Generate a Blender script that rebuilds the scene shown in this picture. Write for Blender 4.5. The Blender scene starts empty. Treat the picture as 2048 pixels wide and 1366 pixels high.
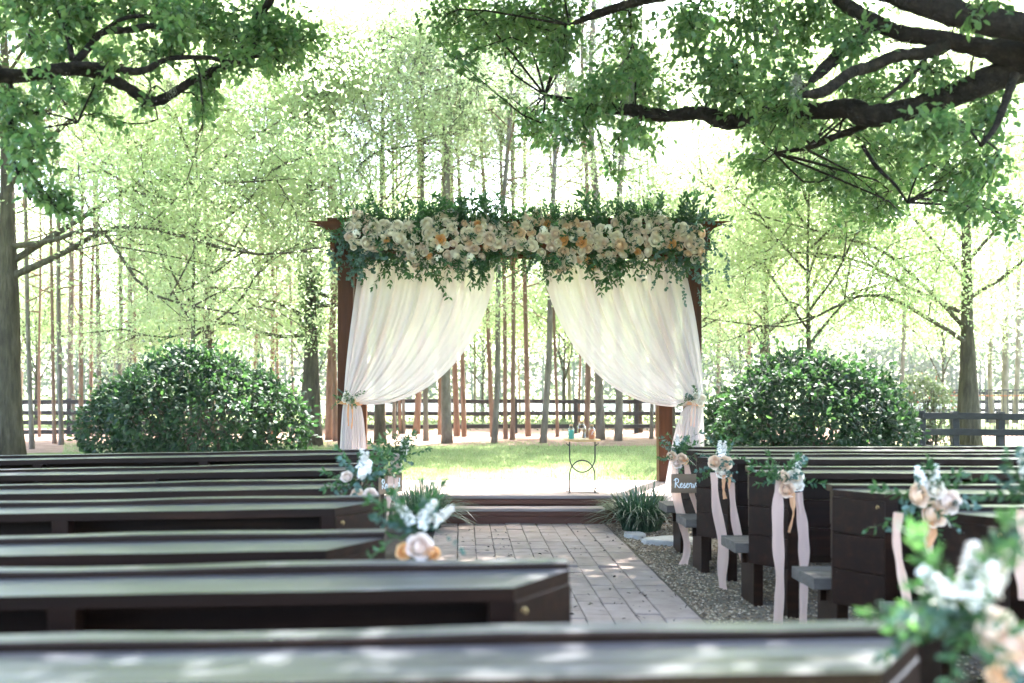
import bpy, bmesh, math, random
import numpy as np
from mathutils import Vector, Matrix
R = math.radians
rng = np.random.default_rng(7)
random.seed(7)
scene = bpy.context.scene
COL = scene.collection

# ------------------------------------------------------------------ camera
VX, VY, FP, CH = 925.0, 770.0, 2000.0, 1.65      # vanishing point, focal length (photo pixels), eye height
cam_d = bpy.data.cameras.new('camera')
cam = bpy.data.objects.new('camera', cam_d); COL.objects.link(cam)
cam.location = (0, 0, CH); cam.rotation_euler = (R(90), 0, 0)
cam_d.sensor_width = 36.0; cam_d.lens = 36.0*FP/2048
cam_d.shift_x = (1024-VX)/2048; cam_d.shift_y = (VY-683)/2048
cam_d.clip_end = 2000; cam_d.clip_start = 0.05
cam_d.dof.use_dof = True; cam_d.dof.focus_distance = 12.2; cam_d.dof.aperture_fstop = 1.5
scene.camera = cam

# ------------------------------------------------------------------ sky and sun
SUN_EL, SUN_AZ = 56.0, 26.0                       # degrees; azimuth from +Y (ahead) towards +X (right)
world = bpy.data.worlds.new('World'); scene.world = world; world.use_nodes = True
wn = world.node_tree.nodes; wl = world.node_tree.links
sky = wn.new('ShaderNodeTexSky'); sky.sky_type = 'NISHITA'; sky.sun_disc = False
sky.sun_elevation = R(SUN_EL); sky.sun_rotation = R(SUN_AZ); sky.air_density = 1.0; sky.dust_density = 3.2; sky.ozone_density = 1.0
wl.new(sky.outputs[0], wn['Background'].inputs[0]); wn['Background'].inputs[1].default_value = 0.15
sun_d = bpy.data.lights.new('sun', 'SUN'); sun_d.energy = 5.0; sun_d.angle = R(0.53); sun_d.color = (1.0, 0.97, 0.92)
sun = bpy.data.objects.new('sun', sun_d); COL.objects.link(sun)
sd = Vector((math.sin(R(SUN_AZ))*math.cos(R(SUN_EL)), math.cos(R(SUN_AZ))*math.cos(R(SUN_EL)), math.sin(R(SUN_EL))))
sun.rotation_euler = sd.to_track_quat('Z', 'Y').to_euler(); sun.location = sd*60
vs = scene.view_settings
vs.view_transform = 'Standard'; vs.look = 'None'; vs.gamma = 1.0; vs.exposure = 3.68
try: vs.use_curve_mapping = False
except Exception: pass
cy = scene.cycles
cy.use_denoising = True
try: cy.denoiser = 'OPENIMAGEDENOISE'
except Exception: pass
cy.max_bounces = 7; cy.diffuse_bounces = 4; cy.glossy_bounces = 3; cy.transmission_bounces = 6; cy.transparent_max_bounces = 10
cy.sample_clamp_indirect = 6.0; cy.use_adaptive_sampling = True; cy.adaptive_threshold = 0.015
cy.caustics_reflective = False; cy.caustics_refractive = False

def P(x, y, Y):                                   # a point of the place from where it shows and how far off it is
    return np.array([(x-VX)/FP*Y, Y, CH-(y-VY)/FP*Y])

# ------------------------------------------------------------------ materials
def new_mat(name):
    m = bpy.data.materials.new(name); m.use_nodes = True
    return m, m.node_tree.nodes, m.node_tree.links, m.node_tree.nodes['Principled BSDF']
def ramp(n, stops):
    r = n.new('ShaderNodeValToRGB')
    e = r.color_ramp.elements
    while len(e) < len(stops): e.new(0.5)
    for el, (p, c) in zip(e, stops): el.position = p; el.color = (*c, 1)
    return r
def noisy(name, stops, scale=(4, 4, 4), rough=0.7, spec=0.3, bump=0.2, detail=6.0, bscale=None, island=0.0, bdist=0.01, metal=0.0):
    m, n, l, b = new_mat(name)
    tc = n.new('ShaderNodeTexCoord'); mp = n.new('ShaderNodeMapping'); mp.inputs['Scale'].default_value = scale
    l.new(tc.outputs['Object'], mp.inputs['Vector'])
    nz = n.new('ShaderNodeTexNoise'); nz.inputs['Scale'].default_value = 1.0; nz.inputs['Detail'].default_value = detail; nz.inputs['Roughness'].default_value = 0.62
    oi = n.new('ShaderNodeObjectInfo')
    ad = n.new('ShaderNodeVectorMath'); ad.operation = 'ADD'
    sc = n.new('ShaderNodeVectorMath'); sc.operation = 'SCALE'; sc.inputs[3].default_value = 37.0
    cmb = n.new('ShaderNodeCombineXYZ')
    for k in range(3): l.new(oi.outputs['Random'], cmb.inputs[k])
    l.new(cmb.outputs[0], sc.inputs[0]); l.new(mp.outputs[0], ad.inputs[0]); l.new(sc.outputs[0], ad.inputs[1])
    l.new(ad.outputs[0], nz.inputs['Vector'])
    rp = ramp(n, stops); fac = nz.outputs['Fac']
    if island:
        g = n.new('ShaderNodeNewGeometry'); mx = n.new('ShaderNodeMix'); mx.inputs[0].default_value = island
        l.new(nz.outputs['Fac'], mx.inputs[2]); l.new(g.outputs['Random Per Island'], mx.inputs[3]); fac = mx.outputs[0]
    l.new(fac, rp.inputs[0]); l.new(rp.outputs[0], b.inputs['Base Color'])
    b.inputs['Roughness'].default_value = rough; b.inputs['Specular IOR Level'].default_value = spec; b.inputs['Metallic'].default_value = metal
    if bump:
        bp = n.new('ShaderNodeBump'); bp.inputs['Strength'].default_value = bump; bp.inputs['Distance'].default_value = bdist
        if bscale:
            n2 = n.new('ShaderNodeTexNoise'); n2.inputs['Scale'].default_value = 1.0; n2.inputs['Detail'].default_value = 4
            m2 = n.new('ShaderNodeMapping'); m2.inputs['Scale'].default_value = bscale
            l.new(tc.outputs['Object'], m2.inputs['Vector']); l.new(m2.outputs[0], n2.inputs['Vector']); l.new(n2.outputs['Fac'], bp.inputs['Height'])
        else: l.new(nz.outputs['Fac'], bp.inputs['Height'])
        l.new(bp.outputs[0], b.inputs['Normal'])
    return m
def leafy(name, stops, trans, tmix=0.45, rough=0.45, spec=0.4, patch=0.35):
    """leaf: coloured by a random number for each leaf and by slow patches through the crown; lets light through"""
    m, n, l, b = new_mat(name)
    g = n.new('ShaderNodeNewGeometry'); tc = n.new('ShaderNodeTexCoord')
    nz = n.new('ShaderNodeTexNoise'); nz.inputs['Scale'].default_value = patch; nz.inputs['Detail'].default_value = 2
    l.new(tc.outputs['Object'], nz.inputs['Vector'])
    mx = n.new('ShaderNodeMix'); mx.inputs[0].default_value = 0.5
    l.new(g.outputs['Random Per Island'], mx.inputs[2]); l.new(nz.outputs['Fac'], mx.inputs[3])
    rp = ramp(n, stops); l.new(mx.outputs[0], rp.inputs[0]); l.new(rp.outputs[0], b.inputs['Base Color'])
    b.inputs['Roughness'].default_value = rough; b.inputs['Specular IOR Level'].default_value = spec
    rt = ramp(n, trans); l.new(mx.outputs[0], rt.inputs[0])
    t = n.new('ShaderNodeBsdfTranslucent'); l.new(rt.outputs[0], t.inputs[0])
    ms = n.new('ShaderNodeMixShader'); ms.inputs[0].default_value = tmix
    l.new(b.outputs[0], ms.inputs[1]); l.new(t.outputs[0], ms.inputs[2])
    l.new(ms.outputs[0], n['Material Output'].inputs['Surface'])
    return m
def plain(name, c, rough=0.5, spec=0.4, metal=0.0):
    m, n, l, b = new_mat(name)
    b.inputs['Base Color'].default_value = (*c, 1); b.inputs['Roughness'].default_value = rough
    b.inputs['Specular IOR Level'].default_value = spec; b.inputs['Metallic'].default_value = metal
    return m
def cloth(name, c, tr, clear, thin=0.4, weave=0.0):
    """sheer woven cloth: part reflects, part glows through, part lets you see through"""
    m, n, l, b = new_mat(name)
    b.inputs['Base Color'].default_value = (*c, 1); b.inputs['Roughness'].default_value = 0.8; b.inputs['Specular IOR Level'].default_value = 0.1
    t = n.new('ShaderNodeBsdfTranslucent'); t.inputs[0].default_value = (*tr, 1)
    ms = n.new('ShaderNodeMixShader'); ms.inputs[0].default_value = thin
    l.new(b.outputs[0], ms.inputs[1]); l.new(t.outputs[0], ms.inputs[2])
    tp = n.new('ShaderNodeBsdfTransparent'); m2 = n.new('ShaderNodeMixShader'); m2.inputs[0].default_value = clear
    l.new(ms.outputs[0], m2.inputs[1]); l.new(tp.outputs[0], m2.inputs[2])
    l.new(m2.outputs[0], n['Material Output'].inputs['Surface'])
    return m

M = {}
M['pew'] = noisy('dark stained pew wood', [(0.25, (0.005, 0.0016, 0.0006)), (0.55, (0.0125, 0.0042, 0.0016)), (0.85, (0.036, 0.0135, 0.0055))], (1.2, 22, 22), rough=0.42, spec=0.18, bump=0.25, bdist=0.004)
M['pew_top'] = noisy('pew top with painted sky sheen', [(0.25, (0.010, 0.008, 0.008)), (0.5, (0.040, 0.042, 0.049)), (0.75, (0.10, 0.11, 0.13))], (0.8, 30, 30), rough=0.30, spec=0.7, bump=0.2, bdist=0.003)  # pale blue-grey reflection of the sky, put into the base colour
M['weathered'] = noisy('weathered grey timber', [(0.25, (0.055, 0.045, 0.036)), (0.6, (0.115, 0.098, 0.082)), (0.9, (0.21, 0.185, 0.155))], (3, 18, 18), rough=0.75, bump=0.3, bdist=0.004)
M['cedar'] = noisy('red brown stained cedar', [(0.25, (0.036, 0.0108, 0.003)), (0.55, (0.066, 0.0205, 0.0055)), (0.85, (0.112, 0.038, 0.0105))], (14, 14, 1.2), rough=0.6, spec=0.2, bump=0.2, bdist=0.004)
M['cedar_h'] = noisy('red brown stained beam', [(0.25, (0.05, 0.015, 0.005)), (0.55, (0.083, 0.026, 0.008)), (0.85, (0.135, 0.046, 0.014))], (1.2, 14, 14), rough=0.6, spec=0.2, bump=0.2, bdist=0.004)
M['deck'] = noisy('worn deck boards', [(0.25, (0.17, 0.12, 0.10)), (0.55, (0.26, 0.20, 0.175)), (0.85, (0.36, 0.30, 0.27))], (1.5, 20, 20), rough=0.6, bump=0.3, bdist=0.004)
M['riser'] = noisy('red brown step boards', [(0.25, (0.060, 0.020, 0.011)), (0.6, (0.105, 0.036, 0.019)), (0.9, (0.15, 0.058, 0.032))], (1.3, 14, 14), rough=0.55, bump=0.2, bdist=0.004)
M['fence'] = noisy('black stained fence board', [(0.25, (0.010, 0.010, 0.011)), (0.6, (0.024, 0.024, 0.026)), (0.9, (0.060, 0.055, 0.050))], (1.5, 12, 12), rough=0.65, bump=0.3)
M['iron'] = plain('dark wrought iron', (0.030, 0.033, 0.028), 0.35, 0.5, 0.5)
M['fence_metal'] = plain('dark painted steel', (0.02, 0.02, 0.022), 0.4, 0.5)
M['rust'] = noisy('rusty steel rail', [(0.3, (0.18, 0.06, 0.03)), (0.7, (0.32, 0.13, 0.07))], (8, 8, 8), rough=0.8)
M['paver'] = noisy('pinkish grey paver', [(0.2, (0.185, 0.136, 0.112)), (0.5, (0.278, 0.212, 0.178)), (0.8, (0.365, 0.29, 0.25))], (5, 5, 5), rough=0.85, bump=0.25, bscale=(60, 60, 60), bdist=0.003)
M['joint'] = noisy('sandy joint', [(0.3, (0.07, 0.055, 0.04)), (0.7, (0.13, 0.10, 0.075))], (30, 30, 30), rough=0.95)
M['gravel'] = noisy('brown pea gravel', [(0.0, (0.05, 0.034, 0.02)), (0.35, (0.17, 0.115, 0.068)), (0.65, (0.28, 0.205, 0.13)), (1.0, (0.50, 0.41, 0.30))], (6, 6, 6), rough=0.85, bump=0, island=0.85)
M['gravel_bed'] = noisy('gravel bed', [(0.2, (0.06, 0.045, 0.03)), (0.5, (0.15, 0.12, 0.085)), (0.8, (0.30, 0.26, 0.20))], (45, 45, 45), rough=0.95, bump=0.6, bdist=0.02)
M['ground'] = noisy('mown grass ground', [(0.25, (0.085, 0.115, 0.04)), (0.5, (0.13, 0.16, 0.06)), (0.8, (0.20, 0.215, 0.10))], (0.8, 0.8, 0.8), rough=0.95, spec=0.1, bump=0.6, bscale=(25, 25, 25), bdist=0.04, detail=9)
M['straw'] = noisy('pine straw floor', [(0.25, (0.13, 0.08, 0.058)), (0.5, (0.22, 0.145, 0.11)), (0.8, (0.33, 0.24, 0.195))], (2.2, 4, 4), rough=0.95, spec=0.1, bump=0.7, bscale=(20, 20, 20), bdist=0.04, detail=9)
M['mulch'] = noisy('dark mulch under the pews', [(0.25, (0.035, 0.024, 0.017)), (0.6, (0.085, 0.062, 0.045)), (0.9, (0.17, 0.135, 0.105))], (14, 14, 14), rough=0.95, bump=0.8, bdist=0.03, detail=9)
M['stone'] = noisy('pale flagstone', [(0.25, (0.26, 0.24, 0.21)), (0.6, (0.40, 0.37, 0.33)), (0.9, (0.52, 0.48, 0.43))], (6, 6, 6), rough=0.85, bump=0.4)
M['bark_oak'] = noisy('dark live oak bark', [(0.25, (0.003, 0.0022, 0.0017)), (0.5, (0.010, 0.0072, 0.0055)), (0.70, (0.028, 0.021, 0.016)), (0.85, (0.12, 0.098, 0.08))], (14, 14, 14), rough=0.9, spec=0.2, bump=1.0, bscale=(26, 26, 26), bdist=0.03, detail=8)
M['bark_young'] = noisy('grey brown oak bark', [(0.25, (0.028, 0.023, 0.015)), (0.5, (0.066, 0.056, 0.037)), (0.8, (0.135, 0.118, 0.082))], (10, 10, 2.0), rough=0.9, spec=0.2, bump=1.0, bscale=(24, 24, 3.5), bdist=0.04, detail=7)
M['bark_pine'] = noisy('reddish pine bark', [(0.2, (0.105, 0.066, 0.048)), (0.5, (0.20, 0.125, 0.09)), (0.8, (0.33, 0.225, 0.17))], (6, 6, 2.0), rough=0.9, spec=0.2, bump=1.0, bscale=(14, 14, 5), bdist=0.04, detail=7)
M['bark_pine_grey'] = noisy('grey pine bark', [(0.2, (0.075, 0.062, 0.05)), (0.5, (0.16, 0.135, 0.11)), (0.8, (0.30, 0.26, 0.225))], (6, 6, 2.0), rough=0.9, spec=0.2, bump=1.0, bscale=(14, 14, 5), bdist=0.04, detail=7)
M['leaf_oak'] = leafy('live oak leaf', [(0.2, (0.028, 0.068, 0.026)), (0.5, (0.046, 0.105, 0.036)), (0.8, (0.085, 0.15, 0.05))], [(0.2, (0.09, 0.25, 0.07)), (0.8, (0.32, 0.49, 0.14))], 0.48, 0.4, 0.5)
M['leaf_spring'] = leafy('fresh spring leaf', [(0.15, (0.14, 0.215, 0.085)), (0.5, (0.21, 0.275, 0.135)), (0.85, (0.29, 0.335, 0.20))], [(0.15, (0.46, 0.64, 0.28)), (0.85, (0.80, 0.85, 0.58))], 0.6, 0.5, 0.4, patch=0.5)
M['leaf_bush'] = leafy('glossy dark shrub leaf', [(0.2, (0.009, 0.024, 0.014)), (0.55, (0.015, 0.042, 0.021)), (0.85, (0.032, 0.082, 0.027))], [(0.2, (0.03, 0.09, 0.03)), (0.85, (0.09, 0.19, 0.045))], 0.3, 0.55, 0.25, patch=1.2)
M['leaf_berry'] = leafy('dull shrub leaf', [(0.2, (0.05, 0.075, 0.04)), (0.8, (0.11, 0.14, 0.075))], [(0.2, (0.10, 0.17, 0.06)), (0.8, (0.2, 0.26, 0.1))], 0.4, 0.5, 0.4, patch=1.2)
M['leaf_far'] = leafy('far woodland leaf', [(0.2, (0.05, 0.085, 0.04)), (0.8, (0.10, 0.14, 0.06))], [(0.2, (0.10, 0.18, 0.07)), (0.8, (0.2, 0.27, 0.11))], 0.4, 0.6, 0.2, patch=0.15)
M['needle'] = leafy('pine needles', [(0.2, (0.055, 0.10, 0.055)), (0.8, (0.115, 0.165, 0.085))], [(0.2, (0.11, 0.19, 0.085)), (0.8, (0.2, 0.28, 0.12))], 0.4, 0.5, 0.3)
M['grass'] = leafy('lawn grass blade', [(0.15, (0.11, 0.175, 0.065)), (0.6, (0.185, 0.25, 0.11)), (0.9, (0.31, 0.33, 0.19))], [(0.15, (0.24, 0.37, 0.13)), (0.9, (0.47, 0.54, 0.28))], 0.45, 0.6, 0.2, patch=0.6)
M['liriope'] = leafy('dark strap leaf', [(0.2, (0.016, 0.046, 0.028)), (0.6, (0.032, 0.080, 0.045)), (0.9, (0.075, 0.14, 0.075))], [(0.2, (0.05, 0.13, 0.05)), (0.9, (0.12, 0.22, 0.09))], 0.25, 0.32, 0.6, patch=3)
M['ruscus'] = leafy('ruscus leaf', [(0.2, (0.016, 0.052, 0.022)), (0.6, (0.030, 0.085, 0.032)), (0.9, (0.06, 0.135, 0.05))], [(0.2, (0.05, 0.16, 0.04)), (0.9, (0.13, 0.28, 0.07))], 0.35, 0.4, 0.5, patch=3)
M['eucalyptus'] = leafy('eucalyptus leaf', [(0.2, (0.045, 0.095, 0.075)), (0.6, (0.085, 0.15, 0.12)), (0.9, (0.14, 0.21, 0.17))], [(0.2, (0.07, 0.17, 0.11)), (0.9, (0.14, 0.26, 0.17))], 0.25, 0.55, 0.4, patch=3)
M['stem'] = plain('green stem', (0.06, 0.09, 0.03), 0.6)
M['twig'] = plain('brown twig', (0.06, 0.043, 0.03), 0.8)
M['moss'] = leafy('spanish moss', [(0.2, (0.16, 0.17, 0.13)), (0.8, (0.30, 0.31, 0.26))], [(0.2, (0.2, 0.2, 0.15)), (0.8, (0.3, 0.3, 0.24))], 0.35, 0.8, 0.1)
def petal(name, outer, inner):
    m, n, l, b = new_mat(name)
    tc = n.new('ShaderNodeTexCoord'); le = n.new('ShaderNodeVectorMath'); le.operation = 'LENGTH'
    mp = n.new('ShaderNodeMapping'); mp.inputs['Scale'].default_value = (1, 1, 0.0)
    l.new(tc.outputs['Object'], mp.inputs['Vector']); l.new(mp.outputs[0], le.inputs[0])
    rp = ramp(n, [(0.08, inner), (0.75, outer)]); l.new(le.outputs['Value'], rp.inputs[0])
    l.new(rp.outputs[0], b.inputs['Base Color']); b.inputs['Roughness'].default_value = 0.65; b.inputs['Specular IOR Level'].default_value = 0.2
    t = n.new('ShaderNodeBsdfTranslucent'); l.new(rp.outputs[0], t.inputs[0])
    ms = n.new('ShaderNodeMixShader'); ms.inputs[0].default_value = 0.3
    l.new(b.outputs[0], ms.inputs[1]); l.new(t.outputs[0], ms.inputs[2]); l.new(ms.outputs[0], n['Material Output'].inputs['Surface'])
    return m
M['rose_ivory'] = petal('ivory rose petal', (0.95, 0.88, 0.78), (0.93, 0.82, 0.66))
M['rose_blush'] = petal('blush rose petal', (0.92, 0.79, 0.70), (0.91, 0.71, 0.57))
M['rose_peach'] = petal('peach rose petal', (0.92, 0.73, 0.56), (0.91, 0.64, 0.42))
M['rose_apricot'] = petal('apricot rose petal', (0.90, 0.58, 0.28), (0.86, 0.42, 0.12))
M['stock'] = plain('white stock flower', (0.88, 0.82, 0.73), 0.7, 0.2)
M['curtain'] = cloth('sheer ivory curtain', (0.72, 0.645, 0.63), (0.69, 0.61, 0.605), 0.16, 0.45)
M['ribbon'] = cloth('sheer blush ribbon', (0.88, 0.60, 0.48), (0.88, 0.60, 0.48), 0.18, 0.4)
M['ribbon_o'] = cloth('peach ribbon', (0.78, 0.42, 0.22), (0.78, 0.42, 0.22), 0.03, 0.35)
M['brass'] = plain('brass hook', (0.55, 0.38, 0.16), 0.35, 0.5, 0.9)
M['nail'] = plain('steel bolt head', (0.55, 0.55, 0.55), 0.35, 0.5, 0.9)
M['signwood'] = noisy('brown sign board', [(0.25, (0.15, 0.095, 0.055)), (0.7, (0.25, 0.165, 0.10))], (3, 20, 20), rough=0.7)
M['paint'] = plain('white paint', (0.82, 0.82, 0.80), 0.6)
M['tabletop'] = noisy('honey coloured table top', [(0.3, (0.36, 0.20, 0.08)), (0.7, (0.52, 0.33, 0.14))], (4, 20, 20), rough=0.35)
M['sand_teal'] = noisy('teal sand', [(0.3, (0.07, 0.30, 0.24)), (0.7, (0.11, 0.38, 0.31))], (90, 90, 90), rough=0.9, bump=0)
M['sand_coral'] = noisy('coral sand', [(0.3, (0.56, 0.16, 0.07)), (0.7, (0.66, 0.22, 0.10))], (90, 90, 90), rough=0.9, bump=0)
M['cork'] = noisy('cork', [(0.3, (0.36, 0.19, 0.09)), (0.7, (0.48, 0.28, 0.14))], (60, 60, 60), rough=0.9)
M['cord'] = plain('jute cord', (0.42, 0.36, 0.27), 0.9)
def glass_mat():
    m, n, l, b = new_mat('clear glass')
    g = n.new('ShaderNodeBsdfGlossy'); g.inputs['Roughness'].default_value = 0.03
    t = n.new('ShaderNodeBsdfTransparent'); t.inputs[0].default_value = (0.93, 0.96, 0.94, 1)
    f = n.new('ShaderNodeLayerWeight'); f.inputs[0].default_value = 0.28
    ms = n.new('ShaderNodeMixShader'); l.new(f.outputs['Facing'], ms.inputs[0])
    l.new(t.outputs[0], ms.inputs[1]); l.new(g.outputs[0], ms.inputs[2]); l.new(ms.outputs[0], n['Material Output'].inputs['Surface'])
    return m
M['glass'] = glass_mat()
def water_mat():
    m, n, l, b = new_mat('pond water')
    b.inputs['Base Color'].default_value = (0.10, 0.13, 0.13, 1); b.inputs['Roughness'].default_value = 0.12
    nz = n.new('ShaderNodeTexNoise'); nz.inputs['Scale'].default_value = 0.8; bp = n.new('ShaderNodeBump'); bp.inputs['Strength'].default_value = 0.1
    tc = n.new('ShaderNodeTexCoord'); l.new(tc.outputs['Object'], nz.inputs['Vector']); l.new(nz.outputs['Fac'], bp.inputs['Height']); l.new(bp.outputs[0], b.inputs['Normal'])
    return m
M['water'] = water_mat()
M['barn'] = plain('pale barn wall', (0.62, 0.52, 0.47), 0.8)
M['barn_roof'] = plain('pink grey barn roof', (0.45, 0.30, 0.26), 0.7)
M['dark'] = plain('dark doorway', (0.03, 0.03, 0.03), 0.8)

# ------------------------------------------------------------------ mesh helpers
class G:
    """collects vertices and faces (tri and quad arrays) and links them as one mesh object"""
    def __init__(s): s.v = []; s.f = {3: [], 4: []}; s.n = 0; s.ng = []
    def add(s, V, F):
        V = np.asarray(V, float)
        for f in (F if isinstance(F, (list, tuple)) and len(F) and isinstance(F[0], np.ndarray) and F[0].ndim == 2 else [np.asarray(F)]):
            s.f[f.shape[1]].append(f+s.n)
        s.v.append(V); s.n += len(V); return s
    def poly(s, ids):                             # n-gon on the last vertices added (absolute ids)
        s.ng.append(list(ids)); return s
    def mesh(s, name, mat, smooth=False, off=None):
        V = np.concatenate(s.v) if s.v else np.zeros((0, 3))
        if off is not None: V = V-np.asarray(off, float)
        me = bpy.data.meshes.new(name)
        parts = []
        for k in (3, 4):
            if s.f[k]: parts.append((k, np.concatenate(s.f[k])))
        for ng in s.ng: parts.append((len(ng), np.array([ng])))
        loops = np.concatenate([p.ravel() for _, p in parts]).astype(np.int32)
        tot = np.concatenate([np.full(len(p), k, np.int32) for k, p in parts])
        st = np.concatenate([[0], np.cumsum(tot)[:-1]]).astype(np.int32)
        me.vertices.add(len(V)); me.vertices.foreach_set('co', V.astype(np.float32).ravel())
        me.loops.add(len(loops)); me.loops.foreach_set('vertex_index', loops)
        me.polygons.add(len(tot)); me.polygons.foreach_set('loop_start', st); me.polygons.foreach_set('loop_total', tot)
        me.polygons.foreach_set('use_smooth', np.full(len(tot), bool(smooth)))
        me.materials.append(M[mat] if isinstance(mat, str) else mat)
        me.update(calc_edges=True); me.validate(verbose=False)
        return me
def link(name, me, parent=None, loc=None, rot=None, scl=None, mat4=None):
    o = bpy.data.objects.new(name, me); COL.objects.link(o)
    if parent is not None: o.parent = parent
    if mat4 is not None: o.matrix_local = mat4
    else:
        if loc is not None: o.location = loc
        if rot is not None: o.rotation_euler = rot
        if scl is not None: o.scale = scl if hasattr(scl, '__len__') else (scl,)*3
    return o
def part(name, g, mat, parent, smooth=False):
    """a part given in world coordinates, stored relative to its parent's base"""
    off = np.zeros(3); p = parent
    while p is not None: off = off+np.array(p.location); p = p.parent
    return link(name, g.mesh(name, mat, smooth, off), parent)
def tag(o, label=None, cat=None, group=None, kind=None):
    if label: o['label'] = label
    if cat: o['category'] = cat
    if group: o['group'] = group
    if kind: o['kind'] = kind
    return o
def thing(name, loc, label, cat, group=None, rz=0.0):
    o = link(name, None, loc=tuple(float(c) for c in loc), rot=(0, 0, rz)); return tag(o, label, cat, group)
def copy_tree(o, parent=None):
    c = o.copy(); COL.objects.link(c)
    if parent is not None: c.parent = parent; c.matrix_parent_inverse = o.matrix_parent_inverse.copy()
    for ch in list(KIDS.get(o.name, [])): KIDS.setdefault(c.name, []).append(copy_tree(ch, c))
    return c
KIDS = {}

def frames(pts):
    pts = np.asarray(pts, float); t = np.gradient(pts, axis=0); t /= np.linalg.norm(t, axis=1, keepdims=True)+1e-12
    up = np.array([0, 0, 1.0]) if abs(t[0, 2]) < 0.9 else np.array([1.0, 0, 0])
    a = np.cross(t[0], up); a /= np.linalg.norm(a); A = [a]
    for k in range(1, len(pts)):
        a = A[-1]-t[k]*np.dot(A[-1], t[k]); a /= np.linalg.norm(a)+1e-12; A.append(a)
    A = np.array(A); return t, A, np.cross(t, A)
def tube(g, pts, rad, sides=6, wob=0.0, caps=True):
    pts = np.asarray(pts, float); n = len(pts); rad = np.broadcast_to(np.asarray(rad, float), (n,))
    t, A, B = frames(pts); th = np.arange(sides)/sides*2*np.pi
    rr = rad[:, None]*(1+(wob*rng.standard_normal((n, sides)) if wob else 0))
    V = pts[:, None, :]+rr[:, :, None]*(np.cos(th)[None, :, None]*A[:, None, :]+np.sin(th)[None, :, None]*B[:, None, :])
    i = np.arange(n-1)[:, None]*sides; j = np.arange(sides)[None, :]; j2 = (j+1) % sides
    F = np.stack([i+j, i+j2, i+sides+j2, i+sides+j], -1).reshape(-1, 4)
    base = g.n; g.add(V.reshape(-1, 3), F)
    if caps:
        g.ng.append([base+k for k in range(sides)][::-1]); g.ng.append([base+(n-1)*sides+k for k in range(sides)])
    return g
def smooth_path(pts, n):
    """Catmull-Rom through the given rows (any number of columns)"""
    p = np.asarray(pts, float); m = len(p); p = np.vstack([2*p[0]-p[1], p, 2*p[-1]-p[-2]])
    out = []
    for t in np.linspace(0, m-1-1e-9, n):
        k = int(t); u = t-k; a, b, c, d = p[k], p[k+1], p[k+2], p[k+3]
        out.append(0.5*((2*b)+(-a+c)*u+(2*a-5*b+4*c-d)*u*u+(-a+3*b-3*c+d)*u**3))
    return np.array(out)
def plank(g, p0, p1, w, t, up=(0, 0, 1), seg=1, jit=0.0, ch=0.005):
    """a board from p0 to p1 (centre line), w wide across, t thick along up, chamfered, a little uneven along its length"""
    p0 = np.asarray(p0, float); p1 = np.asarray(p1, float); d = p1-p0; d /= np.linalg.norm(d)
    up = np.asarray(up, float); s = np.cross(d, up); s /= np.linalg.norm(s); u = np.cross(s, d)
    a, b = w/2, t/2; ch = min(ch, a*0.45, b*0.45)
    prof = np.array([(-a+ch, -b), (a-ch, -b), (a, -b+ch), (a, b-ch), (a-ch, b), (-a+ch, b), (-a, b-ch), (-a, -b+ch)])
    ts = np.linspace(0, 1, seg+1); n = len(ts)
    c = p0+(p1-p0)*ts[:, None]
    js, ju, jw = (rng.standard_normal((3, n))*jit) if jit else np.zeros((3, n))
    V = c[:, None, :]+(prof[None, :, 0]*(1+jw[:, None]/a)+js[:, None])[:, :, None]*s+(prof[None, :, 1]+ju[:, None])[:, :, None]*u
    i = np.arange(n-1)[:, None]*8; j = np.arange(8)[None, :]; j2 = (j+1) % 8
    F = np.stack([i+j, i+j2, i+8+j2, i+8+j], -1).reshape(-1, 4)
    base = g.n; g.add(V.reshape(-1, 3), F)
    g.ng.append([base+k for k in range(8)][::-1]); g.ng.append([base+(n-1)*8+k for k in range(8)])
    return g
def box(g, lo, hi, ch=0.004):
    lo = np.asarray(lo, float); hi = np.asarray(hi, float); c = (lo+hi)/2; s = hi-lo
    return plank(g, (c[0], lo[1], c[2]), (c[0], hi[1], c[2]), s[0], s[2], ch=ch)
def sheet(g, x0, x1, y0, y1, z, nx=1, ny=1):
    xs = np.linspace(x0, x1, nx+1); ys = np.linspace(y0, y1, ny+1); X, Y = np.meshgrid(xs, ys)
    V = np.stack([X.ravel(), Y.ravel(), np.full(X.size, z)], -1)
    i = (np.arange(ny)[:, None]*(nx+1)+np.arange(nx)[None, :]).ravel()
    return g.add(V, np.stack([i, i+1, i+nx+2, i+nx+1], -1))
def lathe(g, prof, c, sides=16):
    c = np.asarray(c, float); prof = np.asarray(prof, float); n = len(prof); th = np.arange(sides)/sides*2*np.pi
    V = np.stack([prof[:, 0][:, None]*np.cos(th), prof[:, 0][:, None]*np.sin(th), np.repeat(prof[:, 1][:, None], sides, 1)], -1).reshape(-1, 3)+c
    i = np.arange(n-1)[:, None]*sides; j = np.arange(sides)[None, :]; j2 = (j+1) % sides
    base = g.n; g.add(V, np.stack([i+j, i+j2, i+sides+j2, i+sides+j], -1).reshape(-1, 4))
    g.ng.append([base+k for k in range(sides)][::-1]); g.ng.append([base+(n-1)*sides+k for k in range(sides)])
    return g
def unit(v): return v/(np.linalg.norm(v, axis=-1, keepdims=True)+1e-12)
LEAF6 = (np.array([(0, 0, 0), (.32, -.5, .06), (.32, .5, .06), (.72, -.40, .04), (.72, .40, .04), (1, 0, -.10)]), [np.array([(0, 1, 2), (3, 5, 4)]), np.array([(2, 1, 3, 4)])])
LEAF4 = (np.array([(0, 0, 0), (.5, -.5, .04), (1, 0, -.06), (.5, .5, .04)]), [np.array([(0, 1, 2, 3)])])
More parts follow.
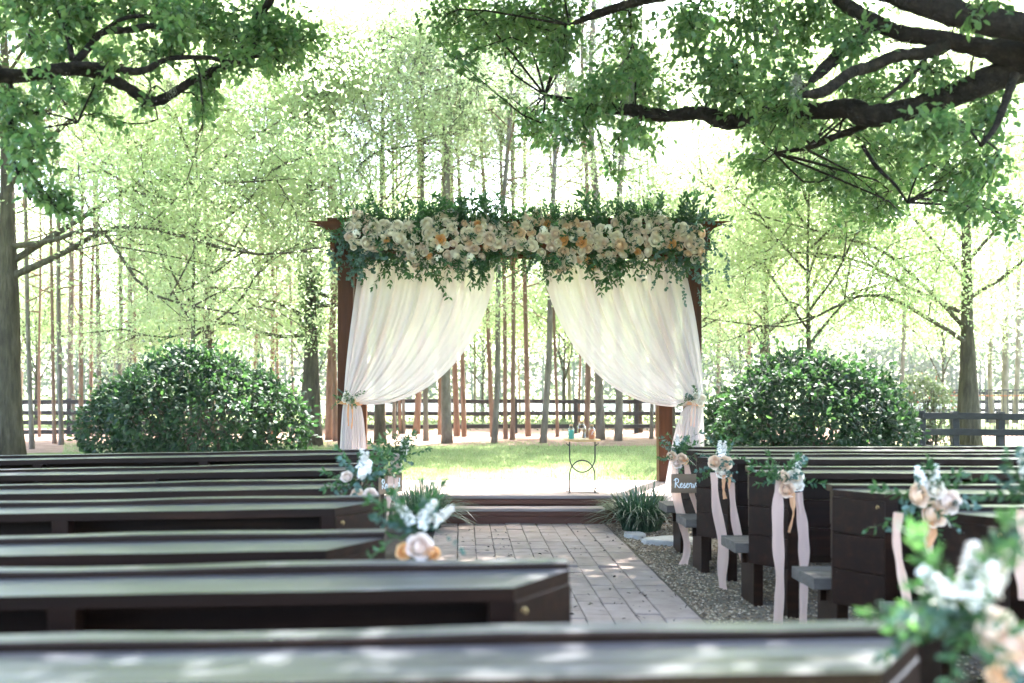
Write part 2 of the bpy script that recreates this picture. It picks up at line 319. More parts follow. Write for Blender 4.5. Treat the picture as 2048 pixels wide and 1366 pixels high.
ROUND = (np.array([(0, 0, 0), (.2, -.42, .05), (.2, .42, .05), (.6, -.5, .05), (.6, .5, .05), (.92, -.28, 0), (.92, .28, 0)]), [np.array([(0, 1, 2)]), np.array([(2, 1, 3, 4), (4, 3, 5, 6)])])
def leaves(g, C, D, N, L, W, tmpl=LEAF4):
    """N leaves at once: base points C, directions D, facing N"""
    T, Fs = tmpl; D = unit(D); S = unit(np.cross(D, N)); N = np.cross(S, D)
    L = np.broadcast_to(L, (len(C),)); W = np.broadcast_to(W, (len(C),))
    V = C[:, None, :]+T[None, :, 0, None]*L[:, None, None]*D[:, None, :]+T[None, :, 1, None]*W[:, None, None]*S[:, None, :]+T[None, :, 2, None]*L[:, None, None]*N[:, None, :]
    k = len(T); idx = np.arange(len(C))*k
    g.add(V.reshape(-1, 3), [(f[None]+idx[:, None, None]).reshape(-1, f.shape[1]) for f in Fs])
    return g
def rdir(n): return unit(rng.standard_normal((n, 3)))
def ordinal(k): return ['first', 'second', 'third', 'fourth', 'fifth', 'sixth', 'seventh', 'eighth', 'ninth', 'tenth', 'eleventh', 'twelfth', 'thirteenth', 'fourteenth', 'fifteenth', 'sixteenth'][k]

# ------------------------------------------------------------------ ground
rng = np.random.default_rng(101); random.seed(101)
def structure(name, g, mat): return tag(link(name, g.mesh(name, mat)), kind='structure')
structure('ground', sheet(G(), -400, 400, -60, 700, 0.0), 'ground')
def blob_sheet(pts, z):
    g = G(); p = smooth_path(list(pts)+[pts[0]], len(pts)*6)[:-1]
    g.add(np.column_stack([p, np.full(len(p), z)]), np.zeros((0, 3), int)); g.ng.append(list(range(len(p)))); return g
structure('pine_straw_bed', blob_sheet([(-40, 25.5), (-20, 23.5), (-9, 24.5), (-4, 26.2), (0, 27.2), (4, 27), (9, 27.5), (14, 28), (20, 29), (24, 35), (10, 39), (-15, 38), (-40, 37)], 0.004), 'straw')
structure('pond', blob_sheet([(-90, 62), (-30, 58), (10, 60), (50, 57), (100, 62), (110, 95), (40, 104), (-40, 102), (-100, 96)], 0.004), 'water')
structure('mulch_bed', blob_sheet([(-9, -1), (-9, 10.6), (-4, 11.6), (-0.6, 12.0), (-.28, 11.6), (-.30, 6), (-.30, -1)], 0.004), 'mulch')
structure('gravel_bed', blob_sheet([(1.5, -1), (1.5, 6), (1.5, 11.6), (2.6, 12.1), (6, 11.9), (9, 11), (9, -1)], 0.004), 'gravel_bed')
# lawn grass blades behind the deck
n = 90000
Yg = 13.9+15*rng.random(n)**1.2; Xg = (rng.random(n)*1.0-0.42)*Yg*0.95
keep = (Yg < 27.2+0.9*np.sin(Xg*1.1)+rng.normal(0, 0.6, n)); Xg, Yg = Xg[keep], Yg[keep]; n = len(Xg)
D = np.stack([rng.normal(0, .45, n), rng.normal(0, .45, n), np.ones(n)], -1); N = rdir(n); N[:, 2] *= .3
tag(link('lawn_grass', leaves(G(), np.stack([Xg, Yg, np.zeros(n)], -1), D, N, rng.uniform(.04, .10, n), rng.uniform(.008, .016, n)).mesh('lawn_grass', 'grass')), 'short bright green lawn grass behind the wooden stage', 'grass', kind='stuff')

# paved aisle: every paver near enough to tell apart is its own piece
path = tag(link('paver_path', sheet(G(), -0.335, 1.685, -1.0, 11.66, 0.008).mesh('paver_path', 'joint')), kind='structure')
def paver_mesh(w, d):
    g = G(); c = 0.006
    plank(g, (0, -d/2, 0.022), (0, d/2, 0.022), w, 0.030, ch=c); return g.mesh('paver', 'paver')
pv_in = [paver_mesh(.166, .219) for _ in range(1)]; pv_bd = [paver_mesh(.252, .219)]; pv_half = paver_mesh(.166, .106)
cols = [-0.05+0.1805*(k+.5) for k in range(8)]
far_g = G(); rows = 0; y = 11.64-.1125; cnt = 0
while y > -0.8:
    bond = y < 9.0
    for k in range(10):
        border = k in (8, 9)
        x = cols[k] if k < 8 else (-0.05-.131 if k == 8 else 1.394+.131)
        yy = y-(.1125 if (bond and not border and k % 2) else 0)
        zz = rng.normal(0, .0022); rz = rng.normal(0, .008)
        if y > 5.6 and cnt < 298:
            sx = 1.06 if k < 8 else 1.0
            o = link('paver', (pv_bd if border else pv_in)[0], path, (x+rng.normal(0, .0015), yy+rng.normal(0, .0015), zz), (rng.normal(0, .006), rng.normal(0, .006), rz), (sx, 1, 1)); cnt += 1
        else:
            w = .252 if border else .176
            plank(far_g, (x, yy-.1095, .022+zz), (x, yy+.1095, .022+zz), w, .03, ch=.006)
    y -= .225
tag(link('paver_rows', far_g.mesh('paver_rows', 'paver'), path), kind='stuff')
# gravel stones beside the path
n = 15000
Yc = 5.2+6.6*rng.random(n); Xc = 1.70+2.6*rng.random(n)**1.5
oct_v = np.array([(1, 0, 0), (-1, 0, 0), (0, 1, 0), (0, -1, 0), (0, 0, 1), (0, 0, -.6)], float)
oct_f = np.array([(0, 2, 4), (2, 1, 4), (1, 3, 4), (3, 0, 4), (2, 0, 5), (1, 2, 5), (3, 1, 5), (0, 3, 5)])
s = rng.uniform(.007, .017, n)[:, None, None]*(np.array([1, 1, .6])*rng.uniform(.6, 1.3, (n, 1, 3)))
a = rng.random(n)*6.28; ca, sa = np.cos(a)[:, None], np.sin(a)[:, None]
V = oct_v[None]*s; V = np.stack([V[..., 0]*ca-V[..., 1]*sa, V[..., 0]*sa+V[..., 1]*ca, V[..., 2]], -1)+np.stack([Xc, Yc, np.full(n, .010)], -1)[:, None, :]
tag(link('gravel', G().add(V.reshape(-1, 3), (oct_f[None]+(np.arange(n)*6)[:, None, None]).reshape(-1, 3)).mesh('gravel', 'gravel')), 'loose brown gravel between the paved aisle and the right pews', 'gravel', kind='stuff')
# leaf litter on the path and in the mulch
n = 520; Xl = np.where(rng.random(n) < .55, rng.uniform(-.3, 1.7, n), rng.uniform(1.7, 3.2, n)); Yl = rng.uniform(6.2, 11.6, n)
D = rdir(n); D[:, 2] *= .15; N = np.tile([0, 0, 1.0], (n, 1))+rng.normal(0, .35, (n, 3))
tag(link('fallen_leaves', leaves(G(), np.stack([Xl, Yl, np.full(n, .047)], -1), D, N, rng.uniform(.012, .05, n), rng.uniform(.008, .02, n), LEAF6).mesh('fallen_leaves', 'twig')), 'small brown leaf litter scattered over the pavers and gravel', 'leaf litter', kind='stuff')
# flagstones
for k, (x0, x1, y0, y1, lab) in enumerate([(1.76, 1.98, 10.62, 10.92, 'small grey flagstone at the foot of the right grass clump'), (1.86, 2.50, 10.20, 10.58, 'broad pale sunlit flagstone lying in the gravel by the front pew')]):
    c = np.array([(x0+x1)/2, (y0+y1)/2]); g = G(); m = 12; th = np.arange(m)/m*6.283
    rr = 1+rng.normal(0, .08, m); ox = (x1-x0)/2*np.cos(th)*rr; oy = (y1-y0)/2*np.sin(th)*rr
    V = np.concatenate([np.stack([ox*1.02, oy*1.02, np.full(m, 0)], -1), np.stack([ox, oy, .045+rng.normal(0, .002, m)], -1), np.stack([ox*.94, oy*.94, .055+rng.normal(0, .002, m)], -1)])
    i = np.concatenate([np.stack([np.arange(m)+m*r, (np.arange(m)+1) % m+m*r, (np.arange(m)+1) % m+m*(r+1), np.arange(m)+m*(r+1)], -1) for r in (0, 1)])
    g.add(V, i); g.ng.append([2*m+q for q in range(m)])
    o = link('flagstone', g.mesh('flagstone', 'stone'), loc=(c[0], c[1], 0.0)); tag(o, lab, 'stone', 'flagstones in the gravel')

# ------------------------------------------------------------------ stage deck with two steps
rng = np.random.default_rng(102); random.seed(102)
DZ = 0.33; DX0, DX1 = -1.72, 3.09
deck = thing('stage_deck', (0.68, 12.0, 0), 'low wooden stage deck of worn boards with two red brown steps', 'stage')
nb = 13; bw = (13.86-11.93)/nb
for k in range(nb):
    y = 11.93+bw*(k+.5); g = G(); plank(g, (DX0, y, DZ-.019), (DX1, y, DZ-.019), bw-.006, .038, seg=10, jit=.0008); part('deck_board', g, 'deck', deck)
g = G(); plank(g, (DX0+.02, 11.975, (DZ-.04)/2), (DX1-.02, 11.975, (DZ-.04)/2), .03, DZ-.042, ch=.003); part('fascia_board', g, 'riser', deck)
g = G(); plank(g, (DX0+.02, 13.82, (DZ-.04)/2), (DX1-.02, 13.82, (DZ-.04)/2), .03, DZ-.042, ch=.003); part('fascia_board', g, 'riser', deck)
for s in (DX0+.035, DX1-.035):
    g = G(); plank(g, (s, 12.0, (DZ-.04)/2), (s, 13.79, (DZ-.04)/2), .03, DZ-.042, ch=.003); part('fascia_board', g, 'riser', deck)
g = G(); plank(g, (DX0, 11.915, DZ-.075), (DX1, 11.915, DZ-.075), .02, .055, ch=.003); part('trim_board', g, 'riser', deck)
g = G(); plank(g, (-.32, 11.76, .195), (1.66, 11.76, .195), .27, .036, seg=10, jit=.0008); part('step_tread', g, 'deck', deck)
g = G(); plank(g, (-.29, 11.675, .088), (1.63, 11.675, .088), .03, .172, ch=.003); part('step_riser', g, 'riser', deck)
g = G(); plank(g, (-.29, 11.648, .150), (1.63, 11.648, .150), .018, .05, ch=.003); part('step_trim', g, 'riser', deck)
for s in (-.275, 1.615):
    g = G(); plank(g, (s, 11.70, .088), (s, 11.89, .088), .028, .170, ch=.003); part('step_side', g, 'riser', deck)

# ------------------------------------------------------------------ wedding arch (pergola)
rng = np.random.default_rng(103); random.seed(103)
PX = [-1.407, 2.777]; PY = [12.09, 13.745]; PW = .186
arch = thing('wedding_arch', (0.68, 12.9, DZ), 'red brown timber pergola arch standing on the stage', 'arch')
for iy, y in enumerate(PY):
    for x in PX:
        g = G(); plank(g, (x, y, DZ+.001), (x, y, 3.40), PW, PW, up=(0, 1, 0), seg=8, jit=.0006, ch=.006); p = part('post', g, 'cedar', arch)
        g = G(); plank(g, (x, y, 3.13), (x, y, 3.25), PW+.085, PW+.085, up=(0, 1, 0), ch=.008); c = link('capital', g.mesh('capital', 'cedar', off=(0.68, 12.9, DZ)), p)
def beam(y, z0, z1, x0, x1, cut):
    """a beam along X whose two ends sweep up in a curve"""
    prof = [(x0, z1)]; m = 7
    for k in range(m): u = (k+1)/m; prof.append((x0+cut*math.sin(u*1.5708)**1.0*1.0, z1-(z1-z0)*(1-math.cos(u*1.5708))**.8))
    left = prof; right = [(x0+x1-px, pz) for px, pz in left][::-1]
    out = left+right; n = len(out); g = G(); t = .045
    V = np.array([(px, y-t/2, pz) for px, pz in out]+[(px, y+t/2, pz) for px, pz in out])
    i = np.arange(n); g.add(V, np.stack([i, (i+1) % n, (i+1) % n+n, i+n], -1)); g.ng.append(list(range(n))[::-1]); g.ng.append([n+k for k in range(n)])
    return g
for iy, y in enumerate((11.97, 12.21, 13.63, 13.865)):
    part('beam', beam(y, 3.40, 3.61, -1.862, 3.232, .30), 'cedar_h', arch)
for k, x in enumerate([-1.545, -1.27, -.66, 0.02, .68, 1.36, 2.02, 2.64, 2.915]):
    g = G(); plank(g, (x, 11.86, 3.325), (x, 13.97, 3.325), .05, .145, seg=4, jit=.0006); part('joist', g, 'cedar_h', arch)
for k in range(9):
    y = 12.02+k*.225; g = G(); plank(g, (-1.62, y, 3.635), (2.99, y, 3.635), .09, .038, seg=6, jit=.0008); part('slat', g, 'cedar_h', arch)
for z in (3.285, 3.225):
    g = G(); plank(g, (-1.3, 12.15, z), (2.68, 12.15, z), .04, .035, seg=6, jit=.0008); part('curtain_rail', g, 'cedar_h', arch)

# ------------------------------------------------------------------ curtains
rng = np.random.default_rng(104); random.seed(104)
def bez(p, t): return ((1-t)**3)[:, None]*p[0]+(3*(1-t)**2*t)[:, None]*p[1]+(3*(1-t)*t*t)[:, None]*p[2]+(t**3)[:, None]*p[3]
def curtain(outer, inner, foot, side, label):
    nu, nv, nw = 110, 44, 22
    ph = rng.random(5)*6.28
    th = thing('curtain', P(outer[3][0], 990, 11.95)*[1, 1, 0]+[0, 0, DZ], label, 'curtain', 'sheer curtains of the arch')
    rows = []; Y0 = 12.02
    fold = lambda u: .55*np.sin(2*np.pi*10*u+ph[0]+1.2*np.sin(5*u+ph[4]))+.40*np.sin(2*np.pi*17*u+ph[1]+1.5*np.sin(7*u))+.35*np.sin(2*np.pi*4*u+ph[2])
    us = np.linspace(0, 1, nu); ts = np.linspace(0, 1, nv)
    S = []
    for u in us:
        e = u**.9
        c = [np.array(outer[k])*(1-e)+np.array(inner[k])*e for k in range(4)]
        S.append(bez([np.array(q, float) for q in c], ts))
    S = np.array(S).transpose(1, 0, 2)                           # nv, nu, 2
    amp = (.034*(1-ts)**.6+.040*np.sin(ts*3.14159)+.012)[:, None]
    Yv = (12.08-.22*ts**1.3-.13*np.sin(ts*3.14)*1.0)[:, None]+amp*fold(us)[None, :]*(.6+.4*np.sin(3*ts[:, None]+4*us[None, :]))
    Yv[-1] = 11.87+.018*fold(us); Yv[-2] = .5*(Yv[-1]+Yv[-3])
    # folds also shift the cloth sideways a little
    W = np.stack([(S[..., 0]-VX)/FP*12.0, Yv, CH-(S[..., 1]-VY)/FP*12.0], -1)
    W[..., 0] += .012*np.sin(2*np.pi*10*us+ph[3])[None, :]*(1-ts[:, None])
    g = G(); i = (np.arange(nv-1)[:, None]*nu+np.arange(nu-1)[None, :]).ravel(); F = np.stack([i, i+1, i+nu+1, i+nu], -1)
    g.add(W.reshape(-1, 3), F); part('gathered_panel', g, 'curtain', th, True)
    # skirt below the tie, falling to the floor
    tw = np.linspace(0, 1, nw); top = W[-1]; x0, x1, zf = foot
    bx = np.linspace(x0, x1, nu); K = []
    for t in tw:
        e = t**.55; xx = top[:, 0]*(1-e)+bx*e; zz = top[:, 2]*(1-t)+zf*t; yy = 11.885+(.012+.04*t)*fold(us*.8+.1)*(.8+.2*math.sin(5*t))
        K.append(np.stack([xx, yy-.02*t, zz], -1))
    g = G(); i = (np.arange(nw-1)[:, None]*nu+np.arange(nu-1)[None, :]).ravel()
    g.add(np.array(K).reshape(-1, 3), np.stack([i, i+1, i+nu+1, i+nu], -1)); part('skirt', g, 'curtain', th, True)
    # ribbon round the waist
    tc = top.mean(0); a = np.linspace(0, 6.283, 25); rx = (top[:, 0].max()-top[:, 0].min())/2+.012
    px = PX[0] if side < 0 else PX[1]
    cx0, cx1 = min(tc[0]-rx, px-PW/2-.012), max(tc[0]+rx, px+PW/2+.012)
    ring = np.stack([(cx0+cx1)/2+(cx1-cx0)/2*np.sign(np.cos(a))*abs(np.cos(a))**.5, 12.015+.185*np.sign(np.sin(a))*abs(np.sin(a))**.5, tc[2]+.012*np.sin(2*a)], -1)
    g = G(); m = len(a); V = np.concatenate([ring-[0, 0, .02], ring+[0, 0, .02]]); i = np.arange(m-1); g.add(V, np.stack([i, i+1, i+1+m, i+m], -1)); part('tie_band', g, 'ribbon_o', th, True)
    return th, tc
cL, tieL = curtain([(716, 522), (708, 620), (694, 720), (690, 803)], [(992, 518), (978, 690), (862, 822), (722, 808)], (-1.475, -1.10, DZ+.01), -1, 'sheer ivory curtain tied back to the left post of the arch')
cR, tieR = curtain([(1372, 522), (1384, 620), (1398, 720), (1401, 803)], [(1084, 518), (1108, 690), (1216, 826), (1368, 812)], (2.87, 2.37, DZ-.10), 1, 'sheer ivory curtain tied back to the right post of the arch')

# ------------------------------------------------------------------ flowers and greenery (shared pieces)
rng = np.random.default_rng(105); random.seed(105)
def rose_mesh(mat, seed):
    """petals wrapped in turns round a bud: every layer a shell whose lips end farther from the top, edges lifted and rolled"""
    r = np.random.default_rng(seed); g = G()
    for q, (n, rho, tip, lift) in enumerate(((3, .27, 8, .05), (4, .39, 24, .10), (5, .52, 40, .16), (5, .65, 54, .24), (5, .79, 67, .32), (6, .92, 80, .42))):
        for k in range(n):
            a0 = (k+.37*q)*6.283/n+r.normal(0, .13); half = 3.1416/n*1.5; us = np.linspace(-1, 1, 6); vs_ = np.linspace(0, 1, 5); V = []; tp = tip+r.normal(0, 4)
            for v in vs_:
                for u in us:
                    ph = R(128+(tp-128)*v*(1-.10*abs(u)**3)); rr = rho*(1+lift*max(0, v-.55)*2.2*(1-.5*u*u)+.025*math.sin(5*u+k)*v); an = a0+half*u*(1-.25*v**3)
                    V.append((rr*math.sin(ph)*math.cos(an)+r.normal(0, .008), rr*math.sin(ph)*math.sin(an)+r.normal(0, .008), .45+rr*math.cos(ph)*(1.5-.75*q/5)))
            i = (np.arange(4)[:, None]*6+np.arange(5)[None, :]).ravel(); g.add(np.array(V), np.stack([i, i+1, i+7, i+6], -1))
    return g.mesh('rose', mat, True)
ROSE = {k: [rose_mesh('rose_'+k, s+len(k)) for s in (1, 2)] for k in ('ivory', 'blush', 'peach', 'apricot')}
def stock_mesh():
    g = G(); n = 95; z = rng.random(n)**.85; a = rng.random(n)*6.28; rad = .46*(1-z*.72)*rng.uniform(.55, 1.0, n)
    C = np.stack([rad*np.cos(a), rad*np.sin(a), z*1.9], -1)
    for c in C:
        nrm = unit(np.array([c[0], c[1], .25+c[2]*.2])); th = np.arange(5)/5*6.283+rng.random(); A = unit(np.cross(nrm, [0, .3, 1.0])); B = np.cross(nrm, A)
        leaves(g, np.tile(c, (5, 1)), np.cos(th)[:, None]*A+np.sin(th)[:, None]*B+nrm*.5, np.tile(nrm, (5, 1)), .17, .15, ROUND)
    return g.mesh('white_stock', 'stock', True)
STOCK = [stock_mesh() for _ in range(2)]
def hyd_mesh():
    g = G(); n = 60; d = rdir(n); d[:, 2] = abs(d[:, 2]); C = d*.7
    for c, q in zip(C, d):
        th = np.arange(4)/4*6.283+rng.random(); A = unit(np.cross(q, [.2, .3, 1.0])); B = np.cross(q, A)
        leaves(g, np.tile(c, (4, 1)), np.cos(th)[:, None]*A+np.sin(th)[:, None]*B+q*.35, np.tile(q, (4, 1)), .24, .24, ROUND)
    return g.mesh('white_hydrangea', 'stock', True)
HYD = hyd_mesh()
def sprig_mesh(kind, seed, L=.34):
    r = np.random.default_rng(seed); g = G(); m = 9 if kind == 'ruscus' else 7
    t = np.linspace(0, 1, 7); bend = r.normal(0, .10, 2); st = np.stack([bend[0]*t*t, bend[1]*t*t, L*t], -1)
    C, D = [], []
    for k in range(m):
        u = .12+.86*k/(m-1); c = np.array([bend[0]*u*u, bend[1]*u*u, L*u]); a = r.random()*6.28 if kind != 'ruscus' else k*1.9
        for s in (0, 3.1416):
            C.append(c); D.append((math.cos(a+s)+r.normal(0, .2), math.sin(a+s)+r.normal(0, .2), .9+r.normal(0, .25)))
    C.append(np.array([bend[0], bend[1], L])); D.append((0, 0, 1))
    C = np.array(C); D = np.array(D); n = len(C)
    if kind == 'ruscus': leaves(g, C, D, rdir(n), r.uniform(.058, .085, n), r.uniform(.025, .035, n), LEAF6)
    else: leaves(g, C, D, rdir(n), r.uniform(.040, .058, n), r.uniform(.036, .05, n), ROUND)
    tube(g, st, np.linspace(.003, .0012, 7), 4, caps=False)
    return g.mesh(kind+'_sprig', 'ruscus' if kind == 'ruscus' else 'eucalyptus')
SPRIG = {k: [sprig_mesh(k, s) for s in range(4)] for k in ('ruscus', 'eucalyptus')}
def aim(d, roll=0.0):
    """matrix turning local +Z along d"""
    q = Vector(d).normalized().to_track_quat('Z', 'Y'); return q.to_matrix().to_4x4() @ Matrix.Rotation(roll, 4, 'Z')
def place(name, me, parent, pos, d, size, roll=None):
    base = Vector((0, 0, 0)); p = parent
    base = Vector(parent.location)
    mt = Matrix.Translation(Vector(pos)-base) @ aim(d, random.random()*6.28 if roll is None else roll) @ Matrix.Diagonal((size, size, size, 1))
    return link(name, me, parent, mat4=mt)

# ------------------------------------------------------------------ garland on the arch
rng = np.random.default_rng(106); random.seed(106)
gar = thing('floral_garland', (0.68, 11.9, 3.4), 'long garland of ivory, blush and peach roses with trailing greenery along the arch beam', 'garland')
pts = []
tries = 0
while len(pts) < 250 and tries < 20000:
    tries += 1
    x = -1.33+4.13*rng.random(); u = (x+1.33)/4.13
    lo = 3.15+.06*math.sin(u*17)+.05*math.sin(u*47+2)+.06*abs(u-.5)-(.06 if .12 < u < .4 or .55 < u < .85 else -.03); hi = 3.60+.07*math.sin(u*23+1)+.05*math.sin(u*51)
    z = lo+(hi-lo)*(rng.random()**.95)
    if z > hi-.06 and rng.random() < .55: continue
    r = rng.choice([.036, .043, .050, .057, .064, .070])
    if all((x-q[0])**2+(z-q[1])**2 > (.72*(r+q[2]))**2 for q in pts): pts.append((x, z, r))
for x, z, r in pts:
    v = (z-3.1)/.5; kind = rng.choice(['ivory', 'blush', 'peach', 'apricot'], p=[.68, .18, .10, .04] if v > .55 else [.50, .30, .14, .06])
    if r > .06: kind = 'ivory' if rng.random() < .75 else kind
    y = 11.84-.10*math.sin(max(0, min(1, v))*3.14)-.02*rng.random()-(.02 if r > .065 else 0)
    d = (rng.normal(0, .38), -1, rng.normal(.10, .38))
    if r > .068 and rng.random() < .25: place('white_hydrangea', HYD, gar, (x, y, z), d, r*.95)
    else: place('rose', random.choice(ROSE[kind]), gar, (x, y, z), d, r*1.0)
for k in range(280):                                             # backing greens
    x = -1.42+4.2*rng.random(); z = 3.12+.5*rng.random()
    place('ruscus_sprig', random.choice(SPRIG['ruscus']), gar, (x, 11.88, z), (rng.normal(0, 1.2), -.12-.5*rng.random(), rng.normal(0.05, .8)), rng.uniform(.6, 1.0))
for k in range(100):                                             # short sprays along the top
    u = rng.random(); x = -1.45+4.4*u
    place('ruscus_sprig', random.choice(SPRIG['ruscus']), gar, (x, 11.93+.10*rng.normal(), 3.55+.05*rng.random()), (rng.normal(0, .8)+(.6 if u > .93 else -.6 if u < .07 else 0), -.25+rng.normal(0, .25), .8), rng.uniform(.4, .7))
for x, hgt, m in [(-1.25, .75, 10), (-.88, .8, 9), (-.45, 1.05, 14), (.02, 1.15, 16), (.34, 1.1, 12), (.85, .7, 8), (1.22, .8, 10), (1.60, 1.15, 14), (1.92, 1.05, 9), (2.25, 1.0, 12), (2.68, 1.1, 14)]:
    for k in range(m):                                           # taller fans of greenery
        place('ruscus_sprig', random.choice(SPRIG['ruscus']), gar, (x+rng.normal(0, .07), 11.92+.07*rng.normal(), 3.52), (rng.normal(0, .42), -.15+rng.normal(0, .25), .9), hgt*rng.uniform(.7, 1.1))
for k in range(130):                                              # trailing sprays below
    u = rng.random(); x = -1.3+4.05*u
    place('ruscus_sprig', random.choice(SPRIG['ruscus']), gar, (x, 11.82+.03*rng.normal(), 3.20+.05*rng.normal()), (rng.normal(0, .35), -.30-.2*rng.random(), -1), rng.uniform(.5, 1.0)*(1.15 if .1 < u < .42 or .56 < u < .9 else .8))
for k in range(36):                                              # silver dollar sprays at both posts and through the middle
    for cx, sx in ((-1.30, .16), (2.66, .20)):
        place('eucalyptus_sprig', random.choice(SPRIG['eucalyptus']), gar, (cx+rng.normal(0, sx), 11.83+.04*rng.normal(), 3.22+.16*rng.normal()), (rng.normal(0, .55), -.55, rng.normal(-.75, .45)), rng.uniform(.55, 1.0))
for k in range(150):                                             # leaves lying over the blooms
    place('ruscus_sprig', random.choice(SPRIG['ruscus']), gar, (-1.3+4.0*rng.random(), 11.80, 3.18+.42*rng.random()), (rng.normal(0, 1.0), -.55, rng.normal(0, .9)), rng.uniform(.35, .6))
for k in range(26):
    place('eucalyptus_sprig', random.choice(SPRIG['eucalyptus']), gar, (-1.1+3.7*rng.random(), 11.83, 3.2+.38*rng.random()), (rng.normal(0, .8), -.8, rng.normal(-.2, .8)), rng.uniform(.5, .8))
for k in range(12):
    place('eucalyptus_sprig', random.choice(SPRIG['eucalyptus']), gar, (2.5+.45*rng.random(), 11.9, 3.45+.2*rng.random()), (rng.normal(.5, .5), -.5, rng.normal(.3, .5)), rng.uniform(.6, .9))

def ribbon(path_px, w, parent, mat='ribbon', n=26, name='ribbon', wav=.006):
    p = smooth_path(np.array([P(*q) for q in path_px]), n); g = G()
    t = np.gradient(p, axis=0); tw = np.linspace(0, 1, n)*rng.normal(0, .9)+rng.normal(0, .3)
    s = np.stack([np.cos(tw), np.sin(tw)*.8, np.zeros(n)], -1); s = unit(s-t*(np.sum(s*t, 1)/np.sum(t*t, 1))[:, None])
    k = 5; cs = np.linspace(-.5, .5, k); nr = unit(np.cross(s, t)); ph = rng.random()*6
    wv = w*.86*(1+.16*np.sin(np.linspace(0, 9, n)+ph)+.10*np.sin(np.linspace(0, 23, n)+2*ph))
    V = p[:, None, :]+cs[None, :, None]*wv[:, None, None]*s[:, None, :]+(wav*np.cos(cs*9+np.linspace(0, 7, n)[:, None]+ph))[:, :, None]*nr[:, None, :]
    i = (np.arange(n-1)[:, None]*k+np.arange(k-1)[None, :]).ravel(); g.add(V.reshape(-1, 3), np.stack([i, i+1, i+k+1, i+k], -1))
    return part(name, g, mat, parent, True)
def bouquet(center, sc, label, group, roses, spikes=2, greens=10, euc=5, ribbons=(), face=(0, -1, .25), up=1.0, name='bouquet', spike_dirs=None, spread=1.0):
    """roses: list of (dx, dz, kind, radius); all around a centre"""
    c = np.asarray(center, float); b = thing(name, c, label, 'bouquet', group); f = np.array(face)
    for dx, dz, kind, r in roses:
        place('rose', random.choice(ROSE[kind]), b, c+np.array([dx, -.03*sc, dz]), (face[0]+rng.normal(0, .2), -1, face[2]+rng.normal(0, .2)), r*.78)
    for k in range(spikes):
        d = spike_dirs[k] if spike_dirs else (rng.normal(0, .35), -.25, 1)
        place('white_stock', STOCK[k % 2], b, c+np.array([rng.normal(0, .02), 0.0, .02])*sc+np.array(d)*.045*sc, d, .066*sc)
    for k in range(int(greens*1.5)):
        d = np.array([rng.normal(0, .8)*spread, -.3+rng.normal(0, .3), rng.normal(.35*up, .65)])
        place('ruscus_sprig', random.choice(SPRIG['ruscus']), b, c+rng.normal(0, .02, 3)*sc+[0, .02, 0], d, .66*sc*rng.uniform(.7, 1.15))
    for k in range(euc):
        d = np.array([rng.normal(0, 1.0)*spread, -.35+rng.normal(0, .2), rng.normal(.05, .6)])
        place('eucalyptus_sprig', random.choice(SPRIG['eucalyptus']), b, c+rng.normal(0, .02, 3)*sc, d, .62*sc*rng.uniform(.7, 1.1))
    for r in ribbons: ribbon(r[0], r[1], b, r[2] if len(r) > 2 else 'ribbon')
    return b
bouquet(tieL+np.array([-.03, -.07, .055]), .75, 'small white bouquet with orange ribbon tails on the left curtain tie', 'tieback bouquets', [(-.02, .03, 'ivory', .05), (.05, .0, 'ivory', .045), (.01, -.06, 'ivory', .045), (.05, -.03, 'peach', .04), (-.05, -.02, 'ivory', .04)], 0, 7, 2, [([(697, 808, 11.72), (696, 830, 11.71), (697, 852, 11.72)], .022, 'ribbon_o'), ([(704, 808, 11.72), (705, 835, 11.7), (703, 858, 11.72)], .02, 'ribbon_o')])
bouquet(tieR+np.array([.02, -.07, .06]), .75, 'small white bouquet with peach ribbon tails on the right curtain tie', 'tieback bouquets', [(-.02, .03, 'ivory', .05), (.05, .01, 'ivory', .05), (.02, -.05, 'ivory', .045), (-.04, -.03, 'ivory', .04)], 1, 6, 3, [([(1386, 806, 11.72), (1383, 828, 11.71), (1382, 852, 11.72)], .026, 'ribbon'), ([(1391, 806, 11.72), (1390, 830, 11.7), (1388, 854, 11.72)], .022, 'ribbon')])

# ------------------------------------------------------------------ small iron table with three sand jars
rng = np.random.default_rng(107); random.seed(107)
TX, TY = 1.464, 12.22
tb = thing('side_table', (TX, TY, DZ), 'small wrought iron table with honey wood top on the stage', 'table')
g = G(); lathe(g, [(.19, .634), (.215, .636), (.222, .641), (.222, .655), (.217, .660), (.1, .6605)], (TX, TY, DZ), 32); part('tabletop', g, 'tabletop', tb)
def arcs(yo):
    hw = .155; a = np.linspace(3.1416, 6.2832, 22)
    U = [(-hw, yo, .633), (-hw, yo, .55)]+[(hw*math.cos(t), yo, .44+.185*math.sin(t)) for t in a]+[(hw, yo, .55), (hw, yo, .633)]
    Dn = [(-hw, yo+.009, .004), (-hw, yo+.009, .12)]+[(-hw*math.cos(t-3.1416), yo+.009, .215+.185*math.sin(t-3.1416)) for t in a]+[(hw, yo+.009, .12), (hw, yo+.009, .004)]
    return U, Dn
